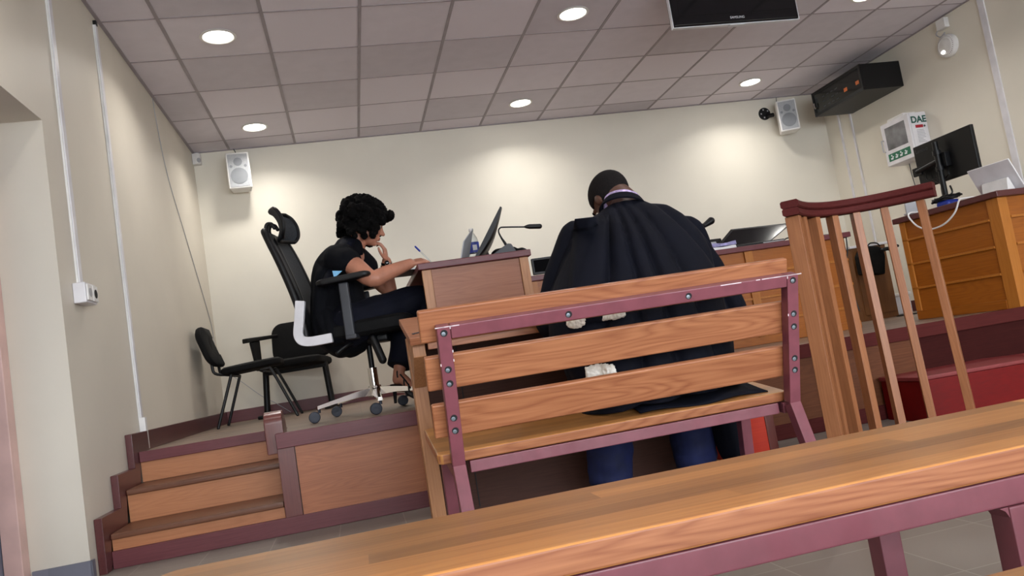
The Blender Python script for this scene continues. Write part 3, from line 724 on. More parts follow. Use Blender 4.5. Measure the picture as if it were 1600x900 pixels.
def speaker(label, x, y, z, yaw, grp='white wall loudspeakers'):
    t = thing('wall_speaker', label, 'loudspeaker', (x, y, z), yaw, grp)
    W, H, D = 0.205, 0.335, 0.17
    m = Matrix.Translation((x, y, z)) @ Matrix.Rotation(yaw, 4, 'Z')
    bm = B(); prism(bm, [(-W/2, 0, 0), (W/2, 0, 0), (W/2-0.02, D, 0), (-W/2+0.02, D, 0)], (0, 0, H), 0.012, 3); bmesh.ops.transform(bm, matrix=m, verts=bm.verts); obj('cabinet', bm, WHITEP, t)
    bm = B(); box(bm, -W/2+0.016, W/2-0.016, -0.004, -0.0005, 0.016, H-0.016, 0.003); bmesh.ops.transform(bm, matrix=m, verts=bm.verts); obj('grille', bm, GRILLE, t)
    bm = B(); lathe(bm, [(0.074, 0.0), (0.074, 0.003), (0.03, 0.0035), (0.0, 0.0035)], (0, -0.0045, 0.115), (0, -1, 0), 32); bmesh.ops.transform(bm, matrix=m, verts=bm.verts); obj('woofer', bm, SPK, t)
    bm = B(); lathe(bm, [(0.038, 0.0), (0.038, 0.003), (0.0, 0.0035)], (0, -0.0045, 0.245), (0, -1, 0), 28); bmesh.ops.transform(bm, matrix=m, verts=bm.verts); obj('tweeter', bm, SPK, t)
    bm = B()
    for sx in (-0.062, 0.062): lathe(bm, [(0.013, 0.0), (0.013, 0.002), (0.0, 0.002)], (sx, -0.0045, 0.205), (0, -1, 0), 16)
    bmesh.ops.transform(bm, matrix=m, verts=bm.verts); obj('port', bm, SPK, t)
    return t, m
sp1, m1 = speaker('white loudspeaker on the back wall by the left corner, above the black chairs', -0.775, 7.20, 2.535, rad(4))
bm = B(); tube(bm, [(-0.775, 7.375, 2.70), (-0.775, 7.425, 2.70)], 0.03, 16); lathe(bm, [(0.055, 0), (0.055, -0.012)], (-0.775, YB-0.001, 2.70), (0, 1, 0), 20); obj('wall_bracket', bm, BLACK, sp1)
bm = B(); tube(bm, [(-0.80, YB-0.008, 2.69), (-0.80, YB-0.012, 2.9), (-0.82, YB-0.03, ZC-0.003)], 0.004, 8, 3); o = obj('cable', bm, DGREY); tag(o, 'thin cable rising from the left loudspeaker to the ceiling', 'cable')
sp2, m2 = speaker('white loudspeaker on the back wall beside the black rack box', 4.80, 7.20, 2.53, rad(-20))
bm = B(); tube(bm, [(4.73, 7.36, 2.76), (4.70, 7.425, 2.77)], 0.022, 12); lathe(bm, [(0.068, 0), (0.068, -0.012), (0.05, -0.016)], (4.675, YB-0.001, 2.80), (0, 1, 0), 24); obj('wall_bracket', bm, BLACK, sp2)
bm = B()
for k in range(5):
    q = rad(36+72*k); box(bm, 4.675+0.045*math.cos(q)-0.008, 4.675+0.045*math.cos(q)+0.008, YB-0.0195, YB-0.0172, 2.80+0.045*math.sin(q)-0.008, 2.80+0.045*math.sin(q)+0.008, 0.003)
obj('bracket_slots', bm, LGREY, sp2)
bm = B(); tube(bm, [(4.84, YB-0.010, 2.80), (4.84, YB-0.010, 2.9), (4.85, YB-0.012, ZC-0.003)], 0.003, 8); o = obj('cable', bm, DGREY); tag(o, 'short cable from the right loudspeaker up to the ceiling', 'cable')

# motion sensor in the left corner
t = thing('motion_sensor', 'small white motion sensor in the left corner under the ceiling', 'sensor', (-1.16, 7.41, 2.85))
bm = B(); prism(bm, [(XL+0.001, YB-0.06, 2.85), (XL+0.001, YB-0.001, 2.85), (XL+0.075, YB-0.001, 2.85), (XL+0.07, YB-0.05, 2.85), (XL+0.05, YB-0.07, 2.85)], (0, 0, 0.105), 0.008, 3); obj('housing', bm, WHITEP, t)
bm = B(); ell(bm, (XL+0.058, YB-0.06, 2.885), (0.018, 0.018, 0.024)); obj('sensor_lens', bm, LGREY, t)

# cable trunking and sockets on the left wall
def trunk(label, y, z0, z1, w=0.032, d=0.018, X=XL, sgn=1, grp=None):
    t = thing('cable_trunking', label, 'cable trunking', (X, y, z0), 0, grp)
    bm = B(); box(bm, X+sgn*0.0005, X+sgn*d*0.6, y-w/2, y+w/2, z0, z1, 0.002); obj('trunking_base', bm, WHITEP, t)
    bm = B(); box(bm, X+sgn*(d*0.6+0.0003), X+sgn*d, y-w/2-0.001, y+w/2+0.001, z0, z1, 0.003); obj('trunking_cover', bm, WHITES, t)
    return t
tr1 = trunk('white trunking that runs down the left wall into the socket box', 3.885, 1.30, ZC-0.007, 0.042)
tr2 = trunk('white trunking on the left wall ending at the top of the steps', 4.64, ZS+0.16, ZC-0.07, 0.036)
bm = B(); box(bm, XL+0.0005, XL+0.034, 4.62, 4.66, ZS+0.006, ZS+0.18, 0.004); obj('trunking_foot', bm, WHITEP, tr2)
bm = B(); box(bm, XL+0.001, XL+0.02, 4.63, 4.66, ZC-0.069, ZC-0.04, 0.003); obj('trunking_end', bm, BLACK, tr2)
t = thing('socket_box', 'white double socket box on the left wall under the trunking', 'socket', (XL+0.03, 3.87, 1.19))
bm = B(); box(bm, XL+0.0005, XL+0.055, 3.80, 3.95, 1.195, 1.29, 0.006, 3); obj('back_box', bm, WHITES, t)
for k, y in enumerate((3.838, 3.912)):
    bm = B(); box(bm, XL+0.0555, XL+0.064, y-0.033, y+0.033, 1.205, 1.28, 0.006, 3); q = obj('socket_plate', bm, WHITEP, t)
    bm = B(); lathe(bm, [(0.021, 0), (0.021, 0.001), (0, 0.001)], (XL+0.0641, y, 1.2425), (1, 0, 0), 24); obj('socket_hole', bm, HOLE if k else LGREY, q)
# thin wire drooping down the left wall to the floor behind the chairs
a = PX(237, 146, XL+0.004); b_ = PX(330, 507, XL+0.004)
pts = [a]+[PX(px, py, XL+0.004) for px, py in ((247, 205), (262, 275), (284, 350), (308, 430))]+[b_, Vector((XL+0.006, 7.33, 1.1)), Vector((-1.13, 7.41, 0.93)), Vector((-1.0, 7.41, 0.80)), Vector((-0.86, 7.405, 0.66)), Vector((-0.74, 7.40, 0.57)), Vector((-0.62, 7.38, ZS+0.01))]
bm = B(); tube(bm, pts, 0.0032, 6, 5); o = obj('wire', bm, LGREY); tag(o, 'thin grey wire drooping across the left wall towards the black chairs', 'wire')

# right wall: trunking, rack box, defibrillator, siren
def trunkR(label, y, z0, z1, w):
    return trunk(label, y, z0, z1, w, 0.016, XR, -1)
trunkR('thin white trunking nearest the back corner, under the black rack box', 7.20, ZS+0.11, 2.74, 0.022)
trunkR('second thin white trunking from the back corner, left of the defibrillator cabinet', 7.01, ZS+0.11, 2.62, 0.022)
trunkR('wide white trunking on the right wall, right of the round siren', 5.174, 0.6, ZC-0.007, 0.058)
t = thing('rack_cabinet', 'black wall-mounted rack box with dark glass door in the right corner', 'cabinet', (5.17, 6.57, 2.575))
m = Matrix.Identity(4)
bm = B(); box(bm, 4.975, XR-0.001, 6.19, 6.97, 2.575, 2.825, 0.006); obj('cabinet_body', bm, BLACK, t)
bm = B()
for (a, b, c, d) in ((6.19, 6.97, 2.575, 2.605), (6.19, 6.97, 2.80, 2.825), (6.19, 6.215, 2.605, 2.80), (6.945, 6.97, 2.605, 2.80)): box(bm, 4.950, 4.974, a, b, c, d, 0.002)
dr = obj('door', bm, BLACK, t)
bm = B(); box(bm, 4.958, 4.968, 6.215, 6.945, 2.605, 2.80, 0); obj('door_glass', bm, GLASSD, dr)
bm = B(); tube(bm, [(4.95, 6.93, 2.66), (4.935, 6.93, 2.66), (4.935, 6.93, 2.71)], 0.006); lathe(bm, [(0.012, 0), (0.012, 0.01)], (4.95, 6.93, 2.66), (-1, 0, 0), 14); obj('lock_handle', bm, CHROME, dr)
for y in (6.24, 6.42):
    bm = B(); box(bm, 4.9555, 4.9575, y, y+0.05, 2.655, 2.69, 0.0005); obj('orange_sticker', bm, ORANGE, t)
bm = B()
for k in range(4):
    for q in range(3): box(bm, 4.9555, 4.9575, 6.56+0.07*k, 6.60+0.07*k, 2.63+0.05*q, 2.64+0.05*q, 0)
obj('equipment_marks', bm, DGREY, t)

t = thing('defibrillator_cabinet', 'white wall cabinet marked DAE with a green pictogram strip', 'cabinet', (5.29, 6.19, 1.85))
bm = B(); box(bm, 5.215, XR-0.001, 6.005, 6.385, 1.852, 2.262, 0.008, 3); obj('cabinet_body', bm, WHITES, t)
bm = B(); box(bm, 5.195, 5.2145, 6.008, 6.382, 1.855, 2.26, 0.006, 3); dr = obj('door', bm, WHITES, t)
bm = B(); box(bm, 5.1925, 5.1948, 6.06, 6.33, 2.00, 2.215, 0.001); obj('door_window', bm, GLASSG, dr)
bm = B(); box(bm, 5.1925, 5.1948, 6.05, 6.345, 1.895, 1.965, 0.001); sg = obj('green_sign', bm, GREENS, dr)
bm = B()
yy = 6.325
for q in range(4):
    y = 6.30-0.062*q
    lathe(bm, [(0.009, 0), (0.009, 0.0008), (0, 0.0008)], (5.1924, y, 1.945-0.006*(q % 2)), (-1, 0, 0), 10)
    box(bm, 5.1916, 5.1924, y-0.016, y+0.016, 1.908, 1.925, 0.0003, 1); box(bm, 5.1916, 5.1924, y-0.024, y-0.006, 1.925, 1.936, 0.0003, 1)
obj('pictograms', bm, WHITEL, sg)
bm = B(); tube(bm, [(5.195, 6.372, 2.00), (5.172, 6.372, 2.00), (5.172, 6.372, 2.11), (5.195, 6.372, 2.11)], 0.006, 10); obj('handle', bm, LGREY, dr)
bm = B(); box(bm, 5.23, 5.37, 6.10, 6.32, 2.263, 2.295, 0.01, 3); obj('alarm_unit', bm, WHITEP, t)
text('lettering', 'DAE', DKGREEN, t, (5.30, 6.0042, 2.19), (1, 0, 0), (0, 0, 1), 0.085, bold=0.0028)
bm = B(); box(bm, 5.255, 5.335, 6.003, 6.0047, 2.115, 2.142, 0.0003, 1); obj('red_label', bm, REDL, t)
bm = B(); box(bm, 5.340, 5.362, 6.003, 6.0047, 2.123, 2.131, 0.0003, 1); box(bm, 5.347, 5.355, 6.003, 6.0047, 2.116, 2.138, 0.0003, 1); obj('cross_mark', bm, DGREY, t)
bm = B()
random.seed(5)
for q in range(9): box(bm, 5.262, 5.262+random.uniform(0.05, 0.085), 6.003, 6.0047, 2.092-0.014*q, 2.096-0.014*q, 0, 1)
obj('printed_lines', bm, GREYTXT, t)
bm = B(); tube(bm, [(5.362, 6.30, 1.851), (5.368, 6.30, 1.7), (5.372, 6.27, 1.45), (5.374, 6.26, 1.2)], 0.004, 8, 4); o = obj('cable', bm, DGREY); tag(o, 'dark cable hanging below the defibrillator cabinet', 'cable')
bm = B(); tube(bm, [(5.375, 6.12, 1.851), (5.378, 6.12, 1.6), (5.380, 6.10, 1.2)], 0.003, 8, 4); o = obj('cable', bm, WHITEP); tag(o, 'pale cable on the wall below the defibrillator cabinet', 'cable')

t = thing('siren', 'round white alarm sounder high on the right wall', 'alarm', (5.36, 5.575, 2.60))
bm = B(); lathe(bm, [(0.098, 0.0005), (0.102, 0.02), (0.096, 0.045), (0.07, 0.058), (0.066, 0.055), (0.04, 0.06), (0.0, 0.062)], (XR, 5.575, 2.70), (-1, 0, 0), 40); obj('sounder_body', bm, WHITEP, t)
bm = B()
for k in range(14):
    q = rad(-70+k*11); c = Vector((XR-0.046, 5.575-0.083*math.cos(q), 2.70+0.083*math.sin(q)))
    ell(bm, c, (0.006, 0.006, 0.006), None, 8)
obj('sound_slots', bm, DGREY, t)
bm = B(); ell(bm, (XR-0.059, 5.60, 2.655), (0.006, 0.024, 0.014), None, 16); obj('indicator', bm, LEDW, t)
t = thing('junction_box', 'small white junction box with looped wires above the round sounder', 'junction box', (5.36, 5.58, 2.83))
bm = B(); box(bm, XR-0.05, XR-0.0005, 5.53, 5.63, 2.855, 2.945, 0.006, 3); obj('box_body', bm, WHITEP, t)
bm = B(); tube(bm, [(XR-0.03, 5.63, 2.87), (XR-0.035, 5.66, 2.84), (XR-0.03, 5.62, 2.80), (XR-0.03, 5.57, 2.82), (XR-0.03, 5.58, 2.80), (XR-0.02, 5.575, 2.797)], 0.005, 8, 5); obj('wires', bm, LGREY, t)

# television hung from the ceiling
t = thing('television', 'black flat television hanging from the ceiling at the top edge', 'television', (2.89, 4.74, 2.45))
tx0, tx1, tz0, tz1, ty = 2.418, 3.368, 2.672, 2.945, 4.70
tilt = Matrix.Translation((0, ty, tz0)) @ Matrix.Rotation(rad(0), 4, 'X') @ Matrix.Translation((0, -ty, -tz0))
TZ1 = ZC-0.012
bm = B(); box(bm, tx0, tx1, ty, ty+0.07, tz0, TZ1, 0.012, 3); obj('housing', bm, BLACKG, t)
bm = B(); box(bm, tx0+0.045, tx1-0.045, ty-0.0012, ty-0.0003, tz0+0.07, TZ1-0.01, 0.0003, 1); obj('screen', bm, BLACKG, t)
bm = B(); box(bm, tx0-0.007, tx0-0.0005, ty+0.01, ty+0.045, tz0-0.006, TZ1, 0.003); box(bm, tx1+0.0005, tx1+0.007, ty+0.01, ty+0.045, tz0-0.006, TZ1, 0.003); box(bm, tx0-0.006, tx1+0.006, ty+0.01, ty+0.045, tz0-0.008, tz0-0.0005, 0.003); box(bm, (tx0+tx1)/2-0.06, (tx0+tx1)/2+0.05, ty+0.006, ty+0.045, tz0-0.014, tz0-0.0085, 0.002)
obj('silver_trim', bm, SILV, t)
text('lettering', 'SAMSUNG', SILV, t, (2.893, ty-0.0010, tz0+0.036), (1, 0, 0), (0, 0, 1), 0.024)
bm = B(); tube(bm, [(2.89, ty+0.09, ZC), (2.89, ty+0.09, 2.86)], 0.025, 14); box(bm, 2.74, 3.04, ty+0.0705, ty+0.085, 2.75, 2.93, 0.003); obj('ceiling_mount', bm, BLACK, t)

# ================================================================== THINGS ON THE CLERK'S DESK
def bottle(label, x, y, z, h=0.30, r=0.036):
    t = thing('water_bottle', label, 'bottle', (x, y, z), 0, 'plastic water bottles')
    k = h/0.30
    bm = B(); lathe(bm, [(r*0.85, 0.001), (r, 0.008*k), (r, 0.05*k), (r*0.93, 0.058*k), (r, 0.066*k), (r, 0.10*k), (r*0.94, 0.108*k), (r, 0.118*k), (r, 0.20*k), (r*0.8, 0.235*k), (r*0.45, 0.265*k), (0.013, 0.272*k), (0.013, 0.282*k)], (x, y, z), (0, 0, 1), 24); obj('bottle_body', bm, CLEAR, t)
    bm = B(); lathe(bm, [(0.0155, 0.283*k), (0.0155, 0.30*k), (0.0, 0.30*k)], (x, y, z), (0, 0, 1), 18); obj('cap', bm, WHITEP if h > 0.29 else BLUE, t)
    bm = B(); lathe(bm, [(r+0.0006, 0.135*k), (r+0.0006, 0.205*k), (r+0.0001, 0.205*k), (r+0.0001, 0.135*k)], (x, y, z), (0, 0, 1), 24); lb = obj('label', bm, BLUEL, t)
    bm = B(); box(bm, x-0.012, x+0.016, y-r-0.002, y-r-0.0008, z+0.15*k, z+0.185*k, 0.004, 2); obj('label_logo', bm, WHITEL, lb)
    return t
CZ = cz
bottle('water bottle with blue label standing between the tablet and the tilted monitor', P(739, 380, 4.92).x, 4.92, CZ, 0.295, 0.038)
# grey tablet standing on edge
t = thing('tablet', "thin grey tablet propped up at the left of the clerk's bottle", 'tablet', (P(727, 400, 4.5).x, 4.5, CZ))
tq = [P(719, 404, 4.42), P(723.5, 377, 4.42), P(737.5, 357, 4.56), P(731, 405, 4.56)]
dz_ = (tq[0].z-CZ-0.002); tq[0] = tq[0]+(tq[0]-tq[1])*(dz_/(tq[1].z-tq[0].z)); dz_ = (tq[3].z-CZ-0.002); tq[3] = tq[3]+(tq[3]-tq[2])*(dz_/(tq[2].z-tq[3].z))
bm = B(); prism(bm, tq, (0.008, 0, 0), 0.002); obj('tablet_body', bm, LGREY, t)
cc_ = sum(tq, Vector())/4
bm = B(); prism(bm, [cc_+(p-cc_)*0.94+Vector((-0.0003, 0, 0)) for p in tq], (-0.0006, 0, 0)); obj('tablet_screen', bm, BLACKG, t)
# tilted monitor seen edge-on
CZ = cz+0.018
mt = thing('monitor', 'black monitor seen edge-on, tilted back on the clerk\'s desk', 'monitor', (0.80, 4.45, CZ))
a = P(738, 402, 4.32); b_ = P(781, 324, 4.32)
c = Vector((a.x+0.012, 4.32, CZ+0.004)); top = Vector((b_.x, 4.32, b_.z)); d = (top-c); m = frame(c, (0.06, 0.44, 0), d); Lh = d.length
rings = []
for i in range(13):
    q = i/12; th = 0.012+0.030*math.sin(PI*min(1, q*0.9+0.08))
    rings.append([m @ Vector(p) for p in ((0, Lh*q, 0), (0.44, Lh*q, 0), (0.44, Lh*q, th*0.7), (0.40, Lh*q, th), (0.04, Lh*q, th), (0, Lh*q, th*0.7))])
bm = B(); loft(bm, rings)
if (m.col[2].to_3d()).x > 0: pass
obj('monitor_body', bm, BLACK, mt)
bm = B(); box(bm, 0.015, 0.425, 0.02, Lh-0.015, -0.0012, -0.0003, 0.0003, 1, m); obj('monitor_screen', bm, BLACKG, mt)
bm = B(); box(bm, c.x+0.01, c.x+0.17, 4.60, 4.74, cz+0.001, cz+0.012, 0.005); tube(bm, [(c.x+0.15, 4.67, CZ+0.012), (c.x+0.13, 4.67, CZ+0.10)], 0.015, 12); obj('monitor_stand', bm, BLACK, mt)
# black pouch, microphone
CZ = cz
pc = P(797, 392, 4.42)
t = thing('pouch', 'black cloth pouch lying behind the microphone base', 'bag', (pc.x, 4.45, CZ))
bm = B(); ell(bm, (pc.x-0.02, 4.46, CZ+0.045), (0.09, 0.07, 0.035)); ell(bm, (pc.x-0.06, 4.45, CZ+0.03), (0.04, 0.05, 0.03)); ell(bm, (pc.x+0.06, 4.47, CZ+0.035), (0.06, 0.06, 0.03)); box(bm, pc.x-0.1, pc.x+0.10, 4.41, 4.52, CZ+0.003, CZ+0.02, 0.01)
bm = remesh(bm, 0.006, 4)
for v in bm.verts: v.co += Vector((0, 0, 0.008*noise.noise(v.co*30))) if v.co.z > CZ+0.01 else Vector((0, 0, 0))
obj('pouch_body', bm, ROBE2, t)
t = thing('microphone', "gooseneck microphone on the clerk's desk pointing right", 'microphone', (pc.x+0.03, 4.27, CZ))
my = 4.28
bx0, bx1 = P(760, 398, my).x, P(806, 393, my).x
bm = B(); prism(bm, [(bx0, my-0.05, CZ+0.001), (bx1, my-0.05, CZ+0.001), (bx1-0.03, my-0.05, CZ+0.062), (bx1-0.05, my-0.05, CZ+0.066)], (0, 0.11, 0), 0.004); obj('microphone_base', bm, DGREY, t)
gp = [P(789, 380, my+0.02), P(783, 371, my+0.02), P(779, 362, my+0.02), P(781, 356.5, my+0.02), P(788, 355, my+0.02), P(822, 354.5, my+0.02)]
bm = B(); tube(bm, [P(796, 392, my+0.02)]+gp, [0.010, 0.008, 0.0055, 0.0045, 0.0045, 0.0045, 0.0045], 10, 5); obj('gooseneck', bm, BLACK, t)
bm = B(); tube(bm, [P(820, 354.5, my+0.02), P(827, 354, my+0.02), P(843, 353.5, my+0.02)], [0.006, 0.014, 0.015], 14, 4, 'round'); obj('microphone_capsule', bm, BLACK, t)
# notepad and pen
pn = P(650, 418, 4.40)
t = thing('notepad', "white notepad overhanging the left edge of the clerk's desk", 'notepad', (cx0, 4.42, CZ))
m = frame(Vector((cx0-0.085, 4.30, CZ+0.0035)), (1, 0.15, 0.0), (0, 1, 0))
bm = B(); box(bm, 0, 0.21, 0, 0.28, -0.002, 0.005, 0.001, 1, m); obj('paper_block', bm, PAPER, t)
bm = B(); box(bm, 0.001, 0.209, 0.001, 0.279, -0.0095 if False else -0.0026, -0.0021, 0.0, 1, m); obj('back_cover', bm, DGREY, t)

# ================================================================== THINGS ON THE JUDGES' DESK
t = thing('laptop', "black laptop with its lid tipped back, right end of the judges' desk", 'laptop', (2.9, 5.0, JZ))
la, lb_, lc, ld_ = P(1134, 381, 4.82), P(1222, 372, 4.82), P(1239, 348, 5.12), P(1141, 358.5, 5.12)
bm = B(); box(bm, la.x+0.02, lb_.x+0.005, 4.80, 5.02, JZ+0.001, JZ+0.018, 0.004); obj('laptop_base', bm, BLACK, t)
z0 = JZ+0.02
q0, q1 = Vector((la.x-0.005, 5.00, z0)), Vector((lb_.x, 5.00, z0))
ry = 5.14
q2, q3 = P(1239, 348, ry), P(1143, 358.5, ry)
m = frame(q0, q1-q0, q3-q0+Vector((0.0, 0, 0)))
prism(B(), [q0, q1, q2], (0, 0.001, 0))
bm = B(); prism(bm, [q0, q1, q2, q3], (0, 0.012, 0.004), 0.003); lid = obj('laptop_lid', bm, BLACK, t)
n_ = (q1-q0).cross(q3-q0).normalized()
if n_.y > 0: n_ = -n_
def qm(u, v): return q0.lerp(q1, u).lerp(q3.lerp(q2, u), v)
bm = B(); prism(bm, [qm(0.04, 0.08)+n_*0.0008, qm(0.96, 0.08)+n_*0.0008, qm(0.96, 0.93)+n_*0.0008, qm(0.04, 0.93)+n_*0.0008], n_*0.0006); obj('laptop_screen', bm, BLACKG, lid)
bm = B(); box(bm, lb_.x-0.16, lb_.x+0.0, 4.7955, 4.7995, JZ+0.005, JZ+0.011, 0.001); obj('front_strip', bm, LGREY, t)
for k, (lab, dz, mt_, dx) in enumerate((('lower pale folder in the small pile beside the laptop', 0.0, PAPER, 0.0), ('lilac plastic folder on top of the small pile beside the laptop', 0.0225, LILAC, 0.015))):
    x0, x1 = P(1105, 390, 4.85).x+dx, P(1143, 384, 4.85).x+dx*0.3
    bm = B()
    rings = []
    for i in range(9):
        u = i/8; xx = x0+(x1-x0)*u
        hh = 0.020*(0.9+0.1*math.sin(u*9)) if k == 0 else 0.026*(0.85+0.15*math.sin(u*7+1))
        zz = JZ+0.001+dz
        rings.append([(xx, 4.79+0.006*math.sin(u*5), zz), (xx, 5.0, zz), (xx, 5.0, zz+hh), (xx, 4.9, zz+hh+0.003), (xx, 4.795+0.006*math.sin(u*5), zz+hh)])
    loft(bm, rings); o = obj('folder', bm, mt_); tag(o, lab, 'folder')
pp = P(1122, 368, 5.1)
t = thing('desk_phone', 'small black device with grey display left of the laptop', 'phone', (pp.x, 5.1, JZ))
m = frame(Vector((P(1112, 385, 5.1).x, 5.10, JZ+0.004)), (1, 0.1, 0), (0.0, 0.35, 1))
bm = B(); box(bm, 0, 0.115, 0, 0.125, -0.02, 0, 0.005, 2, m); box(bm, 0.005, 0.11, 0.022, 0.04, -0.06, -0.005, 0.003, 2, m); obj('device_body', bm, BLACK, t)
bm = B(); box(bm, 0.012, 0.062, 0.045, 0.10, 0.0003, 0.0015, 0.0003, 1, m) ; obj('display', bm, LGREY, t)
mp = P(1108, 347, 5.12)
t = thing('microphone', "round-headed black microphone on the judges' desk behind the robed man's shoulder", 'microphone', (mp.x-0.14, 5.12, JZ))
bm = B(); box(bm, mp.x-0.20, mp.x-0.08, 5.07, 5.17, JZ+0.001, JZ+0.04, 0.006); obj('microphone_base', bm, BLACK, t)
bm = B(); tube(bm, [(mp.x-0.14, 5.12, JZ+0.04), (mp.x-0.16, 5.12, JZ+0.12), (mp.x-0.10, 5.12, mp.z-0.02), P(1104, 350, 5.12)], 0.006, 10, 5); obj('gooseneck', bm, BLACK, t)
bm = B(); tube(bm, [P(1101, 352, 5.12), P(1111, 345, 5.12)], [0.018, 0.027], 16, 0, 'round'); obj('microphone_capsule', bm, BLACK, t)
wp0 = P(1222, 373, 4.9)
bm = B(); tube(bm, [Vector((wp0.x+0.01, 4.9, JZ+0.014)), Vector((wp0.x+0.06, 4.92, JZ+0.03)), Vector((wp0.x+0.16, 4.90, JZ+0.022)), Vector((wp0.x+0.30, 4.93, JZ+0.016)), Vector((wp0.x+0.42, 4.92, JZ+0.012))], 0.005, 8, 5); o = obj('cable', bm, BLACK); tag(o, 'black cable running right from the laptop along the judges\' desk', 'cable')
bm = B(); tube(bm, [P(1322, 370, 4.775), P(1324, 392, 4.775), P(1322, 420, 4.775), P(1331, 452, 4.775), P(1343, 486, 4.775)], 0.0045, 8, 6); o = obj('cable', bm, BLACK); tag(o, 'black cable dangling down the front of the judges\' desk at its right end', 'cable')
# dark monitor at the left end of the judges' desk, behind the man
t = thing('monitor', "wide dark monitor low on the judges' desk, mostly behind the robed man", 'monitor', (1.4, 5.0, JZ))
a, b_ = P(829, 405, 5.05), P(829, 430, 5.05)
bm = B(); box(bm, a.x, a.x+0.52, 5.03, 5.06, JZ+0.03, a.z, 0.005); obj('monitor_body', bm, BLACK, t)
bm = B(); box(bm, a.x+0.012, a.x+0.508, 5.0285, 5.0297, JZ+0.045, a.z-0.014, 0.0004, 1); obj('monitor_screen', bm, MATTE, t)
bm = B(); box(bm, a.x+0.17, a.x+0.35, 4.98, 5.12, JZ+0.001, JZ+0.012, 0.004); box(bm, a.x+0.24, a.x+0.28, 5.061, 5.085, JZ+0.012, JZ+0.10, 0.003); obj('monitor_stand', bm, BLACK, t)

# ================================================================== THINGS ON THE SIDE DESK
t = thing('monitor', 'large black monitor on a pole stand, its back turned, on the corner desk', 'monitor', (4.0, 4.44, RZ))
mx = 4.06; ya, yb = 4.71, 4.18; za_, zb_ = 1.352, 1.655
bm = B(); box(bm, mx, mx+0.028, yb, ya, za_, zb_, 0.006, 3); obj('monitor_body', bm, BLACK, t)
bm = B(); box(bm, mx+0.0283, mx+0.029, yb+0.012, ya-0.012, za_+0.02, zb_-0.012, 0.0003, 1); obj('monitor_screen', bm, BLACKG, t)
bm = B(); tube(bm, [(mx-0.055, 4.44, RZ+0.012), (mx-0.055, 4.44, 1.62)], 0.018, 18); obj('pole', bm, BLACK, t)
bm = B(); lathe(bm, [(0.075, 0.001), (0.075, 0.008), (0.03, 0.012), (0.022, 0.05)], (mx-0.055, 4.44, RZ), (0, 0, 1), 28); obj('stand_base', bm, BLACK, t)
bm = B(); box(bm, mx-0.04, mx-0.0005, 4.39, 4.49, 1.44, 1.54, 0.004); tube(bm, [(mx-0.055, 4.44, 1.49), (mx-0.045, 4.66, 1.47)], 0.016, 12); box(bm, mx-0.05, mx-0.03, 4.62, 4.70, 1.44, 1.50, 0.004); lathe(bm, [(0.026, 0), (0.026, 0.03)], (mx-0.055, 4.44, 1.53), (0, 0, 1), 18); lathe(bm, [(0.026, 0), (0.026, 0.03)], (mx-0.055, 4.44, 1.42), (0, 0, 1), 18); obj('mount_arm', bm, BLACK, t)
bm = B()
for k in range(5): tube(bm, [(mx-0.012, 4.62-0.05*k, 1.44), (mx-0.03, 4.60-0.05*k, 1.40-0.01*(k % 3)), (mx-0.03, 4.54-0.03*k, 1.375), (mx-0.035, 4.48, 1.33), (mx-0.045, 4.475, 1.24)], 0.0045, 6, 4)
obj('cables', bm, BLACK, t)
text('lettering', 'Lenovo', DGREY, t, (mx-0.0005, 4.63, 1.615), (0, -1, 0), (0, 0, 1), 0.040)
t = thing('cable_bundle', "tangle of dark cables with a blue plug pack by the monitor's pole", 'cables', RD(0.20, 0.50, RZ), RA)
bm = B(); box(bm, 0.13, 0.24, 0.43, 0.53, RZ+0.002, RZ+0.05, 0.02, 4); robj('blue_pack', bm, BLUE, t)
bm = B()
for k in range(5):
    pts = []
    for q in range(10):
        an = q*0.9+k*1.3; pts.append((0.17+0.06*math.cos(an)+0.01*k, 0.49+0.085*math.sin(an), RZ+0.058+0.008*math.sin(an*2.3+k)+0.004*k))
    tube(bm, pts, 0.0045, 6, 4)
tube(bm, [(0.20, 0.50, RZ+0.07), (0.26, 0.50, RZ+0.10), (0.29, 0.53, RZ+0.15)], 0.006, 8, 5)
robj('loose_cables', bm, BLACK, t)
# white tablet on its dock
t = thing('tablet', 'white tablet leaning on a dock at the right end of the corner desk', 'tablet', RD(0.15, 0.18, RZ), RA)
q0 = Vector((0.235, 0.27, RZ+0.004)); q1 = Vector((0.235, -0.01, RZ+0.004))
up = Vector((-0.085, 0.0, 0.17))
m = frame(q0, q1-q0, up)
bm = B(); box(bm, 0, 0.28, 0, 0.20, -0.006, 0.004, 0.004, 3, m); robj('tablet_body', bm, WHITES, t)
n_ = m.col[2].to_3d(); sg_ = 1 if n_.x > 0 else -1
bm = B(); box(bm, 0.012, 0.268, 0.012, 0.188, -0.0070 if sg_ < 0 else 0.0042, -0.0062 if sg_ < 0 else 0.0050, 0.0002, 1, m); robj('tablet_screen', bm, BLACKG, t)
bm = B(); prism(bm, [(0.155, 0.21, RZ+0.001), (0.222, 0.21, RZ+0.001), (0.181, 0.21, RZ+0.085), (0.165, 0.21, RZ+0.08)], (0, -0.17, 0), 0.004); robj('dock', bm, WHITEP, t)
bm = B(); tube(bm, [Vector(p) for p in ((0.15, 0.20, RZ+0.008), (-0.02, 0.20, RZ+0.010), (-0.046, 0.205, RZ-0.002), (-0.047, 0.25, RZ-0.065), (-0.045, 0.34, RZ-0.115), (-0.045, 0.45, RZ-0.125), (-0.047, 0.53, RZ-0.09), (-0.048, 0.575, RZ-0.035), (-0.046, 0.588, RZ-0.002), (-0.02, 0.59, RZ+0.012), (0.05, 0.585, RZ+0.008), (0.10, 0.57, RZ+0.008))], 0.0055, 8, 6)
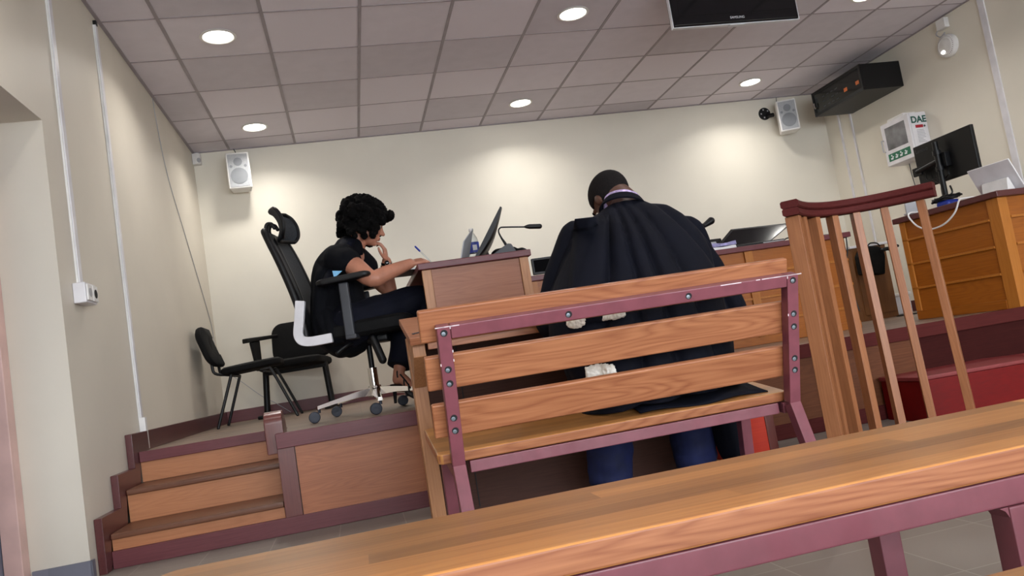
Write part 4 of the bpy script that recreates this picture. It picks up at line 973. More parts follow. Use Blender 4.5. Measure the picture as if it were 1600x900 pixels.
bmesh.ops.transform(bm, matrix=RM, verts=bm.verts); o = obj('cable', bm, WHITEP); tag(o, 'white cable looping down the front of the corner desk', 'cable')
t = thing('document_stand', 'grey slanted panel standing at the far end of the corner desk', 'stand', RD(0.04, 0.62, RZ), RA)
m = frame(Vector((0.03, 0.625, RZ+0.004)), (1, -0.1, 0), (-0.15, 0.0, 1))
bm = B(); box(bm, -0.045, 0.045, 0, 0.14, -0.006, 0.006, 0.003, 2, m); box(bm, -0.05, 0.05, 0, 0.012, -0.02, 0.02, 0.003, 2, m); robj('panel', bm, LGREY, t)
t = thing('desk_phone', 'black telephone edge on the corner desk at the right border', 'phone', RD(0.20, 0.0, RZ), RA)
bm = B(); prism(bm, [(0.24, -0.032, RZ+0.001), (0.24, -0.032, RZ+0.03), (0.42, -0.032, RZ+0.065), (0.42, -0.032, RZ+0.001)], (0, 0.016, 0), 0.003); robj('phone_body', bm, BLACK, t)
bm = B(); tube(bm, [(0.25, -0.024, RZ+0.05), (0.32, -0.024, RZ+0.065), (0.41, -0.024, RZ+0.08)], [0.013, 0.009, 0.013], 12, 4, 'round'); robj('handset', bm, BLACK, t)

# ================================================================== BEHIND, IN THE GAP BETWEEN THE DESKS
gy = 5.95
gx0, gx1 = P(1337, 430, gy).x, P(1399, 440, gy).x
gz = P(1345, 383, gy).z
t = thing('side_cabinet', 'dull oak cabinet with a white top in the gap between the desks', 'cabinet', ((gx0+gx1)/2, gy+0.2, ZS))
bm = B(); box(bm, gx0, gx1-0.03, gy, gy+0.4, ZS, gz-0.022, 0.003); obj('cabinet_body', bm, DOAK, t)
bm = B(); box(bm, gx0-0.02, gx1+0.0, gy-0.02, gy+0.42, gz-0.021, gz, 0.003); obj('cabinet_top', bm, WHITES, t)
bm = B(); box(bm, gx0+0.02, gx1-0.05, gy-0.006, gy-0.0005, ZS+0.05, gz-0.05, 0.002); obj('door', bm, DOAK, t)
bx = P(1347, 380, gy+0.12)
bottle('water bottle with blue label on the white cabinet top behind the witness rail', bx.x, gy+0.12, gz, 0.28, 0.036)
t = thing('bag', 'black bag hanging in front of the dull oak cabinet', 'bag', (P(1357, 405, gy-0.15).x, gy-0.15, P(1357, 428, gy-0.15).z))
hy = gy-0.11
pts = [P(px, py, hy) for px, py in ((1344, 400), (1349, 388), (1358, 384), (1372, 384), (1381, 388), (1384, 400), (1384, 428), (1350, 428.5))]
bm = B(); prism(bm, pts, (0, 0.085, 0), 0.012, 3); obj('bag_body', bm, BLACKF, t)
bm = B(); tube(bm, [P(1355, 385, hy+0.05), P(1360, 380, hy+0.05), P(1370, 380, hy+0.05), P(1375, 385, hy+0.05)], 0.006, 8, 4); obj('bag_strap', bm, BLACK, t)
t = thing('stand', 'black metal stand with a bent arm beside the dull oak cabinet', 'stand', (P(1407, 492, 5.78).x, 5.78, ZS))
hy2 = 5.78
lg = P(1407, 440, hy2)
bm = B(); tube(bm, [Vector((lg.x, hy2, ZS+0.012)), P(1407, 440, hy2)+Vector((0, 0, 0)), P(1405, 415, hy2)], 0.018, 14); obj('pole', bm, BLACK, t)
bm = B(); tube(bm, [P(1405, 415, hy2), P(1400, 402, hy2), P(1391, 389, hy2), P(1379, 390.5, hy2)], 0.017, 12, 4, 'round'); tube(bm, [P(1391, 389, hy2), P(1395, 385, hy2), P(1402, 384, hy2)], 0.014, 10, 3, 'round'); obj('arm', bm, BLACK, t)
bm = B(); ell(bm, P(1402, 420, hy2), (0.032, 0.03, 0.028)); obj('joint_knob', bm, BLACK, t)
bm = B(); lathe(bm, [(0.085, 0.001), (0.085, 0.008), (0.025, 0.014)], (lg.x, hy2, ZS), (0, 0, 1), 24); obj('foot', bm, BLACK, t)
wx0, wx1 = P(1398, 480, 6.2).x, P(1426, 480, 6.2).x
wz = P(1410, 457, 6.2).z
t = thing('storage_box', 'white lidded storage box on the stage behind the black stand', 'box', ((wx0+wx1)/2, 6.35, ZS))
bm = B(); box(bm, wx0, wx1, 6.2, 6.5, ZS+0.001, wz-0.03, 0.012, 3); obj('box_body', bm, WHITES, t)
bm = B(); box(bm, wx0-0.01, wx1+0.01, 6.19, 6.51, wz-0.029, wz, 0.008, 3); obj('lid', bm, WHITEP, t)

# ================================================================== CHAIRS
def xf(bm, m): bmesh.ops.transform(bm, matrix=m, verts=bm.verts); return bm
# visitor chair: local, facing +x, floor at z = 0
def visitor(label, loc, rz):
    t = thing('visitor_chair', label, 'chair', loc, rz); m = MAT_OF[t]
    w = 0.225
    def pad(profile, width, th, curve):                  # upholstered shell from a side profile
        grid = []
        for i in range(13):
            v = -1+2*i/12; row = []
            for k, (x, z) in enumerate(profile):
                q = k/(len(profile)-1)
                e = 1-0.22*max(0, abs(2*q-1)-0.45)**2*4
                row.append((x-curve*(v*v)*0.0, v*width*e, z+curve*v*v))
            grid.append(row)
        return grid
    # backrest: rounded rectangle, slightly dished
    def rr(width, height, n=6, r=0.09):
        pts = []
        for cx, cy, a0 in ((width/2-r, height/2-r, 0), (-width/2+r, height/2-r, 90), (-width/2+r, -height/2+r, 180), (width/2-r, -height/2+r, 270)):
            for k in range(n+1): a = rad(a0+90*k/n); pts.append((cx+r*math.cos(a), cy+r*math.sin(a)))
        return pts
    def cushion(m0, width, height, th, dish=0.02, r=0.1):
        bm = B(); o_ = rr(width, height, 6, r); rings = []
        for s, d in ((0.90, -th/2), (0.98, -th*0.3), (1.0, 0), (0.98, th*0.3), (0.90, th/2), (0.45, th*0.62)):
            rings.append([m0 @ Vector((x*s, y*s, d+dish*((2*x/width)**2))) for x, y in o_])
        loft(bm, rings); return bm
    ang = rad(17)
    mb = frame(Vector((-0.265, 0, 0.635)), (0, 1, 0), (-math.sin(ang), 0, math.cos(ang)))
    obj('backrest', xf(cushion(mb, 0.46, 0.33, 0.055, -0.03), m), BLACKF, t)
    ms = frame(Vector((0.02, 0, 0.435)), (1, 0, 0.06), (0, 1, 0))
    obj('seat', xf(cushion(ms, 0.46, 0.46, 0.06, 0.0, 0.11), m), BLACKF, t)
    bm = B()
    for s in (-1, 1): tube(bm, [(-0.14, s*0.16, 0.395), (-0.245, s*0.15, 0.42), (-0.262, s*0.15, 0.50), (-0.29, s*0.15, 0.60)], 0.0115, 10, 5)
    tube(bm, [(0.12, -w, 0.385), (0.12, w, 0.385)], 0.011, 10); tube(bm, [(-0.12, -w, 0.385), (-0.12, w, 0.385)], 0.011, 10)
    obj('frame', xf(bm, m), BLACK, t)
    for s in (-1, 1):
        bm = B(); tube(bm, [(-0.12, s*w, 0.385), (-0.255, s*(w+0.015), 0.008)], 0.0115, 10, 0, 'round'); obj('leg', xf(bm, m), BLACK, t)
        bm = B(); tube(bm, [(0.10, s*w, 0.39), (0.15, s*w, 0.395), (0.185, s*w, 0.36), (0.325, s*(w+0.015), 0.008)], 0.0115, 10, 5, 'round'); obj('leg', xf(bm, m), BLACK, t)
    return t
visitor('black visitor chair turned side-on in the corner by the left wall', (-0.80, 6.45, ZS), rad(0))
# arm chair facing the room, by the back wall
ac = thing('arm_chair', 'low black chair with one armrest showing, against the back wall behind the office chair', 'chair', (-0.50, 7.03, ZS), rad(-103))
m = MAT_OF[ac]
def rr(width, height, n=6, r=0.09):
    pts = []
    for cx, cy, a0 in ((width/2-r, height/2-r, 0), (-width/2+r, height/2-r, 90), (-width/2+r, -height/2+r, 180), (width/2-r, -height/2+r, 270)):
        for k in range(n+1): a = rad(a0+90*k/n); pts.append((cx+r*math.cos(a), cy+r*math.sin(a)))
    return pts
def cushion(m0, width, height, th, dish=0.02, r=0.1, bulge=0.0):
    bm = B(); o_ = rr(width, height, 6, r); rings = []
    for s, d in ((0.5, -th*0.55), (0.90, -th/2), (0.98, -th*0.3), (1.0, 0), (0.98, th*0.3), (0.90, th/2), (0.45, th*0.62+bulge)):
        rings.append([m0 @ Vector((x*s, y*s, d+dish*((2*x*s/width)**2))) for x, y in o_])
    loft(bm, rings); return bm
mb = frame(Vector((-0.27, 0, 0.645)), (0, 1, 0), (-0.18, 0, 1)); obj('backrest', xf(cushion(mb, 0.56, 0.36, 0.06, -0.03), m), BLACKF, ac)
ms = frame(Vector((0.0, 0, 0.425)), (1, 0, 0.05), (0, 1, 0)); obj('seat', xf(cushion(ms, 0.50, 0.56, 0.075, 0.0, 0.10), m), BLACKF, ac)
for s in (1, -1):                                        # local +y is the room's +x ... the left arm of the picture is s = -1
    bm = B(); prism(bm, [(0.23, s*0.29, 0.655), (-0.20, s*0.29, 0.69), (-0.20, s*0.29, 0.72), (0.23, s*0.29, 0.695)], (0, s*0.065, 0), 0.008, 3)
    prism(bm, [(0.17, s*0.305, 0.66), (0.05, s*0.305, 0.675), (0.06, s*0.305, 0.41), (0.12, s*0.305, 0.41)], (0, s*0.03, 0), 0.008, 3)
    bmesh.ops.transform(bm, matrix=Matrix.Translation((0.2, s*0.3, 0)) @ Matrix.Rotation(rad(-17*s*-1), 4, 'Z') @ Matrix.Translation((-0.2, -s*0.3, 0)), verts=bm.verts)
    if s == -1: obj('armrest', xf(bm, m), BLACK, ac)
    else: bm.free()
for s in (-1, 1):
    bm = B(); tube(bm, [(0.02, s*0.26, 0.40), (0.04, s*0.285, 0.03)], 0.027, 14, 0, 'flat'); obj('leg', xf(bm, m), BLACK, ac)
    bm = B(); bar(bm, (-0.20, s*0.285, 0.016), (0.22, s*0.285, 0.016), 0.05, 0.03, (0, 0, 1), 0.008); obj('foot', xf(bm, m), BLACK, ac)
bm = B(); bar(bm, (0.02, -0.28, 0.375), (0.02, 0.28, 0.375), 0.06, 0.03, (0, 0, 1), 0.004); obj('frame', xf(bm, m), BLACK, ac)

# office chair of the seated woman: local, facing +x
OC = Vector((P(585, 600, 4.5).x, 4.5, ZS)); OR = rad(-12)
oc = thing('office_chair', 'black mesh office chair with headrest and chrome base, the woman sits in it', 'chair', OC, OR)
m = MAT_OF[oc]
bm = B(); lathe(bm, [(0.038, 0.085), (0.042, 0.09), (0.042, 0.13), (0.034, 0.15), (0.03, 0.15)], (0, 0, 0), (0, 0, 1), 24)
for k in range(5):
    a = rad(200+72*k)-OR; u = Vector((math.cos(a), math.sin(a), 0)); w = Vector((-u.y, u.x, 0))
    rings = []
    for q, hw, zt, zb in ((0.03, 0.026, 0.140, 0.095), (0.12, 0.022, 0.128, 0.098), (0.24, 0.018, 0.108, 0.086), (0.345, 0.014, 0.088, 0.070)):
        c = u*q; rings.append([c-w*hw+Vector((0, 0, zb)), c+w*hw+Vector((0, 0, zb)), c+w*hw*0.7+Vector((0, 0, zt)), c-w*hw*0.7+Vector((0, 0, zt))])
    loft(bm, rings)
base = obj('star_base', xf(bm, m), CHROME, oc)
for k in range(5):
    a = rad(200+72*k)-OR; u = Vector((math.cos(a), math.sin(a), 0)); c = u*0.335
    sw = Vector((-0.9, -0.25, 0)).normalized(); ax = Vector((-sw.y, sw.x, 0)); cc = c+sw*0.028
    bm = B(); tube(bm, [c+Vector((0, 0, 0.075)), c+Vector((0, 0, 0.05))], 0.008, 10); 
    for s in (-1, 1):
        lathe(bm, [(0.018, -0.003), (0.029, 0.0), (0.031, 0.004), (0.031, 0.015), (0.028, 0.019), (0.016, 0.020), (0.0, 0.018)], cc+Vector((0, 0, 0.0315))+ax*s*0.004, ax*s, 24)
    obj('caster', xf(bm, m), RUBBER, oc)
bm = B(); tube(bm, [(0, 0, 0.15), (0, 0, 0.25)], 0.026, 18); obj('lift_sleeve', xf(bm, m), CHROME, oc)
bm = B(); tube(bm, [(0, 0, 0.25), (0, 0, 0.40)], 0.016, 16); obj('gas_lift', xf(bm, m), BLACK, oc)
bm = B(); box(bm, -0.10, 0.13, -0.09, 0.09, 0.385, 0.432, 0.015, 3); tube(bm, [(-0.02, -0.09, 0.405), (-0.06, -0.19, 0.395), (-0.10, -0.215, 0.375), (-0.13, -0.22, 0.355)], [0.008, 0.008, 0.010, 0.013], 10, 4, 'round'); tube(bm, [(0.06, -0.17, 0.41), (0.10, -0.19, 0.28)], 0.022, 12, 0, 'round'); tube(bm, [(0.0, -0.09, 0.41), (0.06, -0.17, 0.41)], 0.009, 10); obj('tilt_mechanism', xf(bm, m), BLACK, oc)
ms = frame(Vector((0.02, 0, 0.472)), (1, 0, 0.03), (0, 1, 0)); obj('seat', xf(cushion(ms, 0.54, 0.50, 0.085, 0.0, 0.13, 0.0), m), BLACKF, oc)
# white side brackets that turn up into the back
def chain(pts, w, y0, y1, name, mt, taper=None):
    pts = catmull([Vector((x, 0, z)) for x, z in pts], 6); L_, R_ = [], []
    for i, p in enumerate(pts):
        d = (pts[min(i+1, len(pts)-1)]-pts[max(i-1, 0)]).normalized(); n = Vector((-d.z, 0, d.x)); k = w if taper is None else w*(taper[0]+(taper[1]-taper[0])*i/(len(pts)-1))
        L_.append(p+n*k/2); R_.append(p-n*k/2)
    bm = B(); poly = [(p.x, y0, p.z) for p in L_]+[(p.x, y0, p.z) for p in reversed(R_)]
    prism(bm, poly, (0, y1-y0, 0), 0.006, 2); return obj(name, xf(bm, m), mt, oc)
for y in (-0.262, 0.230):
    chain([(-0.285, 0.665), (-0.305, 0.56), (-0.318, 0.475), (-0.275, 0.440), (-0.14, 0.440)], 0.052, y, y+0.032, 'side_bracket', WHITES)
# mesh back: outer frame and stretched mesh
prof = [(-0.285, 0.47), (-0.295, 0.56), (-0.318, 0.68), (-0.350, 0.80), (-0.390, 0.93), (-0.430, 1.04), (-0.448, 1.085)]
cp = catmull([Vector((x, 0, z)) for x, z in prof], 5)
def bw(i): q = i/(len(cp)-1); return 0.225-0.02*q-0.05*max(0, q-0.75)*2
bm = B()
for s in (-1, 1): tube(bm, [(p.x, s*bw(i), p.z) for i, p in enumerate(cp)], 0.021, 12, 0, 'round', ((1, 0, 0), 1.0))
for i in (0, len(cp)-1): tube(bm, [(cp[i].x-0.0, -bw(i), cp[i].z), (cp[i].x-0.03, 0, cp[i].z), (cp[i].x, bw(i), cp[i].z)], 0.020, 12, 6)
tube(bm, [(-0.335, 0, 0.47), (-0.36, 0, 0.70), (-0.43, 0, 0.95), (-0.475, 0, 1.08)], 0.026, 12, 5, 'round')
obj('back_frame', xf(bm, m), BLACK, oc)
grid = [[(p.x-0.03*(1-(v/6.0)**2)+0.012, v/6.0*bw(i), p.z) for v in range(-6, 7)] for i, p in enumerate(cp)]
bm = B(); sheet(bm, grid, 0.004); obj('back_mesh', xf(bm, m), MESHB, oc)
# headrest
hp = [(-0.452, 1.225), (-0.425, 1.20), (-0.402, 1.15), (-0.400, 1.095), (-0.420, 1.055)]
hc = catmull([Vector((x, 0, z)) for x, z in hp], 5)
grid = []
for i, p in enumerate(hc):
    q = i/(len(hc)-1); wv = 0.145*(1-0.25*(2*q-1)**4)
    grid.append([(p.x+0.05*(v/6.0)**2, v/6.0*wv, p.z) for v in range(-6, 7)])
bm = B(); sheet(bm, grid, 0.010); hr = obj('headrest', xf(bm, m), MESHB, oc)
bm = B()
for e in (0, -1): tube(bm, grid[e], 0.011, 10, 0, 'round')
tube(bm, [g[0] for g in grid], 0.011, 10, 0, 'round'); tube(bm, [g[-1] for g in grid], 0.011, 10, 0, 'round')
obj('headrest_rim', xf(bm, m), BLACK, hr)
bm = B()
for s in (-0.03, 0.03):
    tube(bm, [(-0.470, s, 1.07), (-0.485, s, 1.12), (-0.475, s, 1.155), (-0.45, s, 1.155), (-0.435, s, 1.13)], 0.011, 10, 5, 'round')
box(bm, -0.495, -0.45, -0.04, 0.04, 1.06, 1.10, 0.006); obj('headrest_bracket', xf(bm, m), BLACK, oc)
for s in (-1, 1):
    bm = B()
    box(bm, -0.060, -0.008, s*0.285-0.016, s*0.285+0.016, 0.43, 0.72, 0.008, 3); box(bm, -0.06, 0.0, min(s*0.20, s*0.30), max(s*0.20, s*0.30), 0.415, 0.44, 0.006)
    ar = obj('arm_post', xf(bm, m), DGREY, oc)
    ma = frame(Vector((-0.03, s*0.285, 0.742)), (1, 0, 0.05), (0, 1, 0)); bm = cushion(ma, 0.30, 0.09, 0.030, 0.0, 0.04); obj('arm_pad', xf(bm, m), BLACK, oc)

# ================================================================== PEOPLE
def hframe(c, fwd, up):
    f = Vector(fwd).normalized(); u = (Vector(up)-f*Vector(up).dot(f)).normalized(); r = f.cross(u)
    m = Matrix.Identity(4)
    for i in range(3): m[i][0] = r[i]; m[i][1] = f[i]; m[i][2] = u[i]; m[i][3] = c[i]
    return m
def head_shapes(bm, m, s=1.0):
    def e(c, r, rot=None): ell(bm, m @ (Vector(c)*s), tuple(x*s for x in r), (m.to_3x3() if rot is None else m.to_3x3() @ rot))
    e((0, -0.014, 0.030), (0.074, 0.094, 0.086)); e((0, 0.016, -0.030), (0.062, 0.074, 0.082)); e((0, 0.034, -0.082), (0.046, 0.046, 0.034))
    e((0, 0.070, 0.026), (0.050, 0.020, 0.013)); e((0, 0.066, -0.098), (0.020, 0.018, 0.016))
    for sx in (-1, 1):
        e((sx*0.034, 0.062, -0.030), (0.022, 0.020, 0.020)); e((sx*0.009, 0.098, -0.033), (0.008, 0.010, 0.007))
        e((sx*0.076, -0.008, -0.012), (0.008, 0.019, 0.030), Matrix.Rotation(rad(-15*1), 3, 'X') @ Matrix.Rotation(rad(sx*14), 3, 'Z'))
    tube(bm, [m @ (Vector(p)*s) for p in ((0, 0.084, 0.014), (0, 0.096, -0.012), (0, 0.107, -0.030))], [0.008*s, 0.009*s, 0.012*s], 12, 0, 'round')
    e((0, 0.084, -0.060), (0.023, 0.012, 0.0075)); e((0, 0.082, -0.070), (0.020, 0.012, 0.0075))
def face_bits(m, par, s=1.0):
    for sx in (-1, 1):
        bm = B(); ell(bm, m @ (Vector((sx*0.031, 0.0715, 0.004))*s), (0.012*s,)*3, None, 14); ey = obj('eye', bm, EYEW, par)
        bm = B(); ell(bm, m @ (Vector((sx*0.031, 0.0822, 0.003))*s), (0.0055*s, 0.003*s, 0.0055*s), m.to_3x3(), 12); obj('iris', bm, HOLE, ey)
        bm = B(); tube(bm, [m @ (Vector(p)*s) for p in ((sx*0.014, 0.090, 0.024), (sx*0.032, 0.088, 0.030), (sx*0.048, 0.076, 0.024))], [0.003*s, 0.004*s, 0.002*s], 8, 4, 'round'); obj('eyebrow', bm, HAIR, par)
    bm = B(); ell(bm, m @ (Vector((0, 0.0915, -0.060))*s), (0.019*s, 0.006*s, 0.005*s), m.to_3x3(), 14); ell(bm, m @ (Vector((0, 0.090, -0.0695))*s), (0.017*s, 0.006*s, 0.0055*s), m.to_3x3(), 14); obj('lips', remesh(bm, 0.0025, 2), LIP, par)
def hand_shapes(bm, wrist, fwd, back, curls, side=1, s=1.0, thumb=0.6, spread=0.1):
    """wrist point, direction of the fingers, direction the back of the hand faces; side = which side the thumb is on (+1: fwd x back)"""
    f = Vector(fwd).normalized(); b = (Vector(back)-f*Vector(back).dot(f)).normalized(); t = f.cross(b)*side; w = Vector(wrist)
    L = 0.082*s
    for k in range(4):
        o = t*(0.030-0.020*k)*s
        root = w+f*L*(0.98-0.03*abs(k-1))+o
        tube(bm, [w+o*0.55+f*0.004, w+f*L*0.55+o*0.9, root], [0.013*s, 0.0135*s, 0.0105*s], 10, 0, 'round')
        ln = (0.040, 0.045, 0.042, 0.032)[k]*s; r = (0.0088, 0.0090, 0.0085, 0.0075)[k]*s; c = curls[k]
        d = (f+t*spread*(1.2-0.8*k)*0.5).normalized(); ax = d.cross(b).normalized()
        p = root.copy(); pts = [p.copy()]; rr_ = [r*1.05]
        for q, (fr, lf) in enumerate(((0.55, 1.0), (0.9, 0.68), (0.6, 0.52))):
            d = Quaternion(ax, -c*fr) @ d; p = p+d*ln*lf; pts.append(p.copy()); rr_.append(r*(0.96-0.09*q))
        tube(bm, pts, rr_, 10, 3, 'round')
    p0 = w+f*L*0.22+t*0.026*s; d = (f*0.75+t*0.75-b*thumb).normalized()
    p1 = p0+d*0.036*s; d2 = (f*1.0+t*0.25-b*thumb*0.9).normalized(); p2 = p1+d2*0.032*s; p3 = p2+(f*1.0-t*0.15-b*thumb*0.6).normalized()*0.026*s
    tube(bm, [w+f*0.012+t*0.010*s, p0, p1, p2, p3], [0.014*s, 0.0145*s, 0.011*s, 0.010*s, 0.008*s], 10, 3, 'round')

# ------------------------------------------------------------------ the robed man on the bench, seen from behind
mc = P(1010, 600, 2.62)
man = thing('person', 'person in a pleated black robe sitting bowed on the slatted bench, back turned', 'person', (mc.x, 2.62, 0))
hm = hframe(P(955, 313, 2.95), (-0.26, 0.68, -0.70), (-0.22, 0.66, 0.72))
bm = B(); head_shapes(bm, hm, 1.0)
nk = P(974, 330, 2.82)
tube(bm, [hm @ Vector((0, -0.035, -0.03)), hm @ Vector((0, -0.035, -0.085)), nk+Vector((0, 0.02, -0.02)), nk+Vector((0.01, 0, -0.10))], [0.058, 0.056, 0.060, 0.08], 16, 4, 'round')
sl, srr = P(905, 372, 2.80), P(1070, 366, 2.78)
tube(bm, [P(980, 560, 2.62), P(985, 470, 2.66), P(985, 400, 2.72), P(978, 352, 2.79)], [0.10, 0.10, 0.10, 0.06], 20, 4, 'round')
tube(bm, [sl, srr], [0.045, 0.045], 14, 0, 'round')
eL, eR = P(868, 490, 2.86), P(1130, 490, 2.84)
hLw, hRw = Vector((0.86, 3.13, 0.846)), Vector((1.16, 3.12, 0.844))
for s_, e_, h_ in ((sl, eL, hLw), (srr, eR, hRw)):
    tube(bm, [s_, s_.lerp(e_, 0.5), e_, e_.lerp(h_, 0.5), h_], [0.045, 0.045, 0.040, 0.036, 0.028], 14, 0, 'round')
hand_shapes(bm, hLw, (0.35, 1, 0.26), (0.0, -0.24, 1), (0.3, 0.3, 0.32, 0.36), 1)
hand_shapes(bm, hRw, (-0.35, 1, 0.26), (0.0, -0.24, 1), (0.32, 0.3, 0.32, 0.38), -1)
hipL, hipR = Vector((mc.x-0.13, 2.62, 0.53)), Vector((mc.x+0.11, 2.62, 0.53))
kL, kR = P(955, 640, 3.07), P(1085, 628, 3.05)
kL.z = kR.z = 0.52
aL, aR = Vector((P(960, 770, 3.02).x, 3.04, 0.09)), Vector((P(1090, 745, 3.02).x, 3.02, 0.09))
for h_, k_, a_ in ((hipL, kL, aL), (hipR, kR, aR)):
    tube(bm, [h_, h_.lerp(k_, 0.5), k_, k_.lerp(a_, 0.35), a_], [0.085, 0.078, 0.058, 0.055, 0.038], 14, 0, 'round')
    tube(bm, [a_, a_+Vector((0, 0.03, -0.04)), a_+Vector((0.0, 0.16, -0.055))], [0.036, 0.034, 0.026], 12, 0, 'round')
body = obj('body', remesh(bm, 0.0055, 6), SKIN_D, man, sharp=180)
face_bits(hm, man)
# close-cropped hair
bm = B()
t_ = bmesh.new(); bmesh.ops.create_uvsphere(t_, u_segments=40, v_segments=28, radius=1.0)
for v in t_.verts: v.co = Vector((v.co.x*0.0785, v.co.y*0.0985-0.014, v.co.z*0.0905+0.030))
dl = [v for v in t_.verts if (v.co.y > 0.060 and v.co.z < 0.062) or (v.co.z < -0.012 and v.co.y > 0.002) or v.co.z < -0.056 or (v.co.y > 0.01 and v.co.z < 0.012)]
bmesh.ops.delete(t_, geom=dl, context='VERTS')
bmesh.ops.solidify(t_, geom=t_.faces[:], thickness=0.006)
_merge(bm, t_, hm)
obj('hair', bm, HAIR2, man, sharp=180)
# black robe
def ring(c, hw, hd, n=40, pw=2.3, tilt=0.0):
    r = []
    for k in range(n):
        a = 2*PI*k/n; cx, sy = math.cos(a), math.sin(a)
        x = math.copysign(abs(cx)**(2/pw), cx)*hw; y = math.copysign(abs(sy)**(2/pw), sy)*hd
        r.append((c.x+x, c.y+y, c.z+tilt*x))
    return r
bm = B()
secs = [(976, 317, 2.845, .062, .060), (978, 324, 2.83, .10, .075), (980, 334, 2.81, .165, .095), (984, 352, 2.785, .222, .125), (988, 380, 2.75, .265, .150), (990, 415, 2.715, .305, .170), (992, 455, 2.68, .335, .185), (996, 500, 2.655, .330, .19), (1012, 545, 2.64, .315, .195), (1022, 590, 2.635, .300, .20), (1028, 622, 2.64, .310, .215)]
rings = [ring(P(px, py, y), hw, hd, tilt=0.05 if i > 1 else 0) for i, (px, py, y, hw, hd) in enumerate(secs)]
loft(bm, rings)
for s_, e_, h_ in ((sl, eL, hLw), (srr, eR, hRw)):
    tube(bm, [s_+Vector((0, 0, -0.01)), s_.lerp(e_, 0.5), e_+Vector((0, 0, -0.02)), e_.lerp(h_, 0.45)+Vector((0, 0, -0.01)), e_.lerp(h_, 0.80)+Vector((0, 0, 0.03))], [0.085, 0.09, 0.088, 0.068, 0.055], 18, 4, 'round')
# skirt of the robe over the thighs and down beside the right leg
for h_, k_ in ((hipL, kL), (hipR, kR)): tube(bm, [h_, h_.lerp(k_, 0.6), k_+Vector((0, 0.0, 0.0))], [0.12, 0.105, 0.085], 16, 0, 'round')
tube(bm, [hipL.lerp(hipR, 0.5)+Vector((0, 0.05, 0)), kL.lerp(kR, 0.5)+Vector((0, -0.05, -0.01))], [0.10, 0.085], 16, 0, 'round')
tube(bm, [hipR+Vector((0.06, 0.05, 0)), kR+Vector((0.055, -0.16, -0.02)), Vector((kR.x+0.075, 2.93, 0.33)), Vector((kR.x+0.085, 2.93, 0.14))], [0.09, 0.09, 0.085, 0.07], 16, 4, 'round')
bm = remesh(bm, 0.008, 6)
zt = P(978, 326, 2.8).z
apx = P(968, 300, 2.80)
for v in bm.verts:
    bmesh_n = v.normal
rb_n = {}
bm.normal_update()
for v in bm.verts: rb_n[v] = v.normal.copy()
for v in bm.verts:
    n = rb_n[v]; dz = apx.z+0.04-v.co.z
    if dz < 0.05: continue
    ph = math.atan2(v.co.x-apx.x, dz+0.12)
    k = min(1.0, max(0.0, (dz-0.06)/0.10))
    bb = max(0.15, min(1.0, -n.y*1.3+0.35))
    q = ph*15.0+0.9*math.sin(ph*7+1.0)+0.35*noise.noise(v.co*4.0)
    fold = (1-abs(math.sin(q)))**1.6
    amp = 0.027*k*bb*(0.55+0.6*min(1, dz/0.35))
    v.co -= n*fold*amp
    v.co += n*0.004*noise.noise(v.co*9)*k
robe = obj('robe', bm, ROBE, man, sharp=180)
# yoke collar of the robe and the shirt collar
def collar(name, m_, c, rr, h, tilt, mt_, a0=-2.6, a1=2.6, th=0.005, flare=0.2):
    bm = B(); grid = []
    for j in range(5):
        q = j/4; row = []
        for i in range(33):
            a = a0+(a1-a0)*i/32-PI/2
            r_ = rr*(1+flare*(1-q))
            row.append(Vector(c)+tilt @ Vector((r_*math.cos(a)*1.08, r_*math.sin(a), h*q)))
        grid.append(row)
    sheet(bm, grid, th); return obj(name, bm, mt_, m_, sharp=60)
tl = Matrix.Rotation(rad(14), 3, 'Y') @ Matrix.Rotation(rad(-22), 3, 'X')
cpt = P(973, 321, 2.835)
collar('robe_collar', man, cpt+Vector((0.0, 0, -0.018)), 0.072, 0.036, tl, ROBE, -2.7, 2.7, 0.007, 0.25)
sc = collar('shirt_collar', man, cpt+Vector((0.0, 0.003, -0.004)), 0.066, 0.034, tl, PURPC, -2.7, 2.7, 0.004, 0.05)
# stole hanging down the back with white fur ends
def back_pt(px, py, off=0.0):
    """a point on the robe's back seen at a pixel"""
    o_ = CAM; d = ray(px, py); h = robe_tree.ray_cast(o_, d.normalized())
    return (h[0] if h[0] is not None else P(px, py, 2.48))-d.normalized()*off
from mathutils.bvhtree import BVHTree
bt = bmesh.new(); bt.from_mesh(robe.data); bt.transform(MAT_OF[robe]); robe_tree = BVHTree.FromBMesh(bt); 
grid = []
for j in range(12):
    q = j/11; row = []
    py = 342+(508-342)*q
    for i in range(7):
        u = i/6; px = (898+(952-898)*u)*(1-q)+(884+(948-884)*u)*q
        p = back_pt(px, py-u*6, (0.001+0.006*min(1, q*3))*0.8+0.004*min(1, q*3)*(1-abs(math.sin(u*PI*2.5))))
        row.append(p)
    grid.append(row)
bm = B(); sheet(bm, grid, 0.004); obj('stole', bm, ROBE, man, sharp=180)
def fur(px0, px1, py0, py1, lean=0.0):
    bm = B(); n = 9; rings = []
    for i in range(n):
        u = i/(n-1); px = px0+(px1-px0)*u; e = 0.55+0.45*math.sin(PI*min(max(u, 0.06), 0.94))**0.5
        c = back_pt(px, (py0+py1)/2-lean*(u-0.5), 0.022); hz = (py1-py0)/2*c.y/F_PX*e; hy = 0.016*e
        rings.append([c+Vector((0.003*math.sin(7*u+k), hy*math.cos(2*PI*k/14), hz*math.sin(2*PI*k/14))) for k in range(14)])
    loft(bm, rings)
    bm = remesh(bm, 0.0035, 2); bm.normal_update()
    ns = [(v, v.normal.copy()) for v in bm.verts]
    for v, nn in ns: v.co += nn*(0.004*noise.noise(v.co*110)+0.003*noise.noise(v.co*260))
    obj('fur_trim', bm, FUR, man, sharp=180)
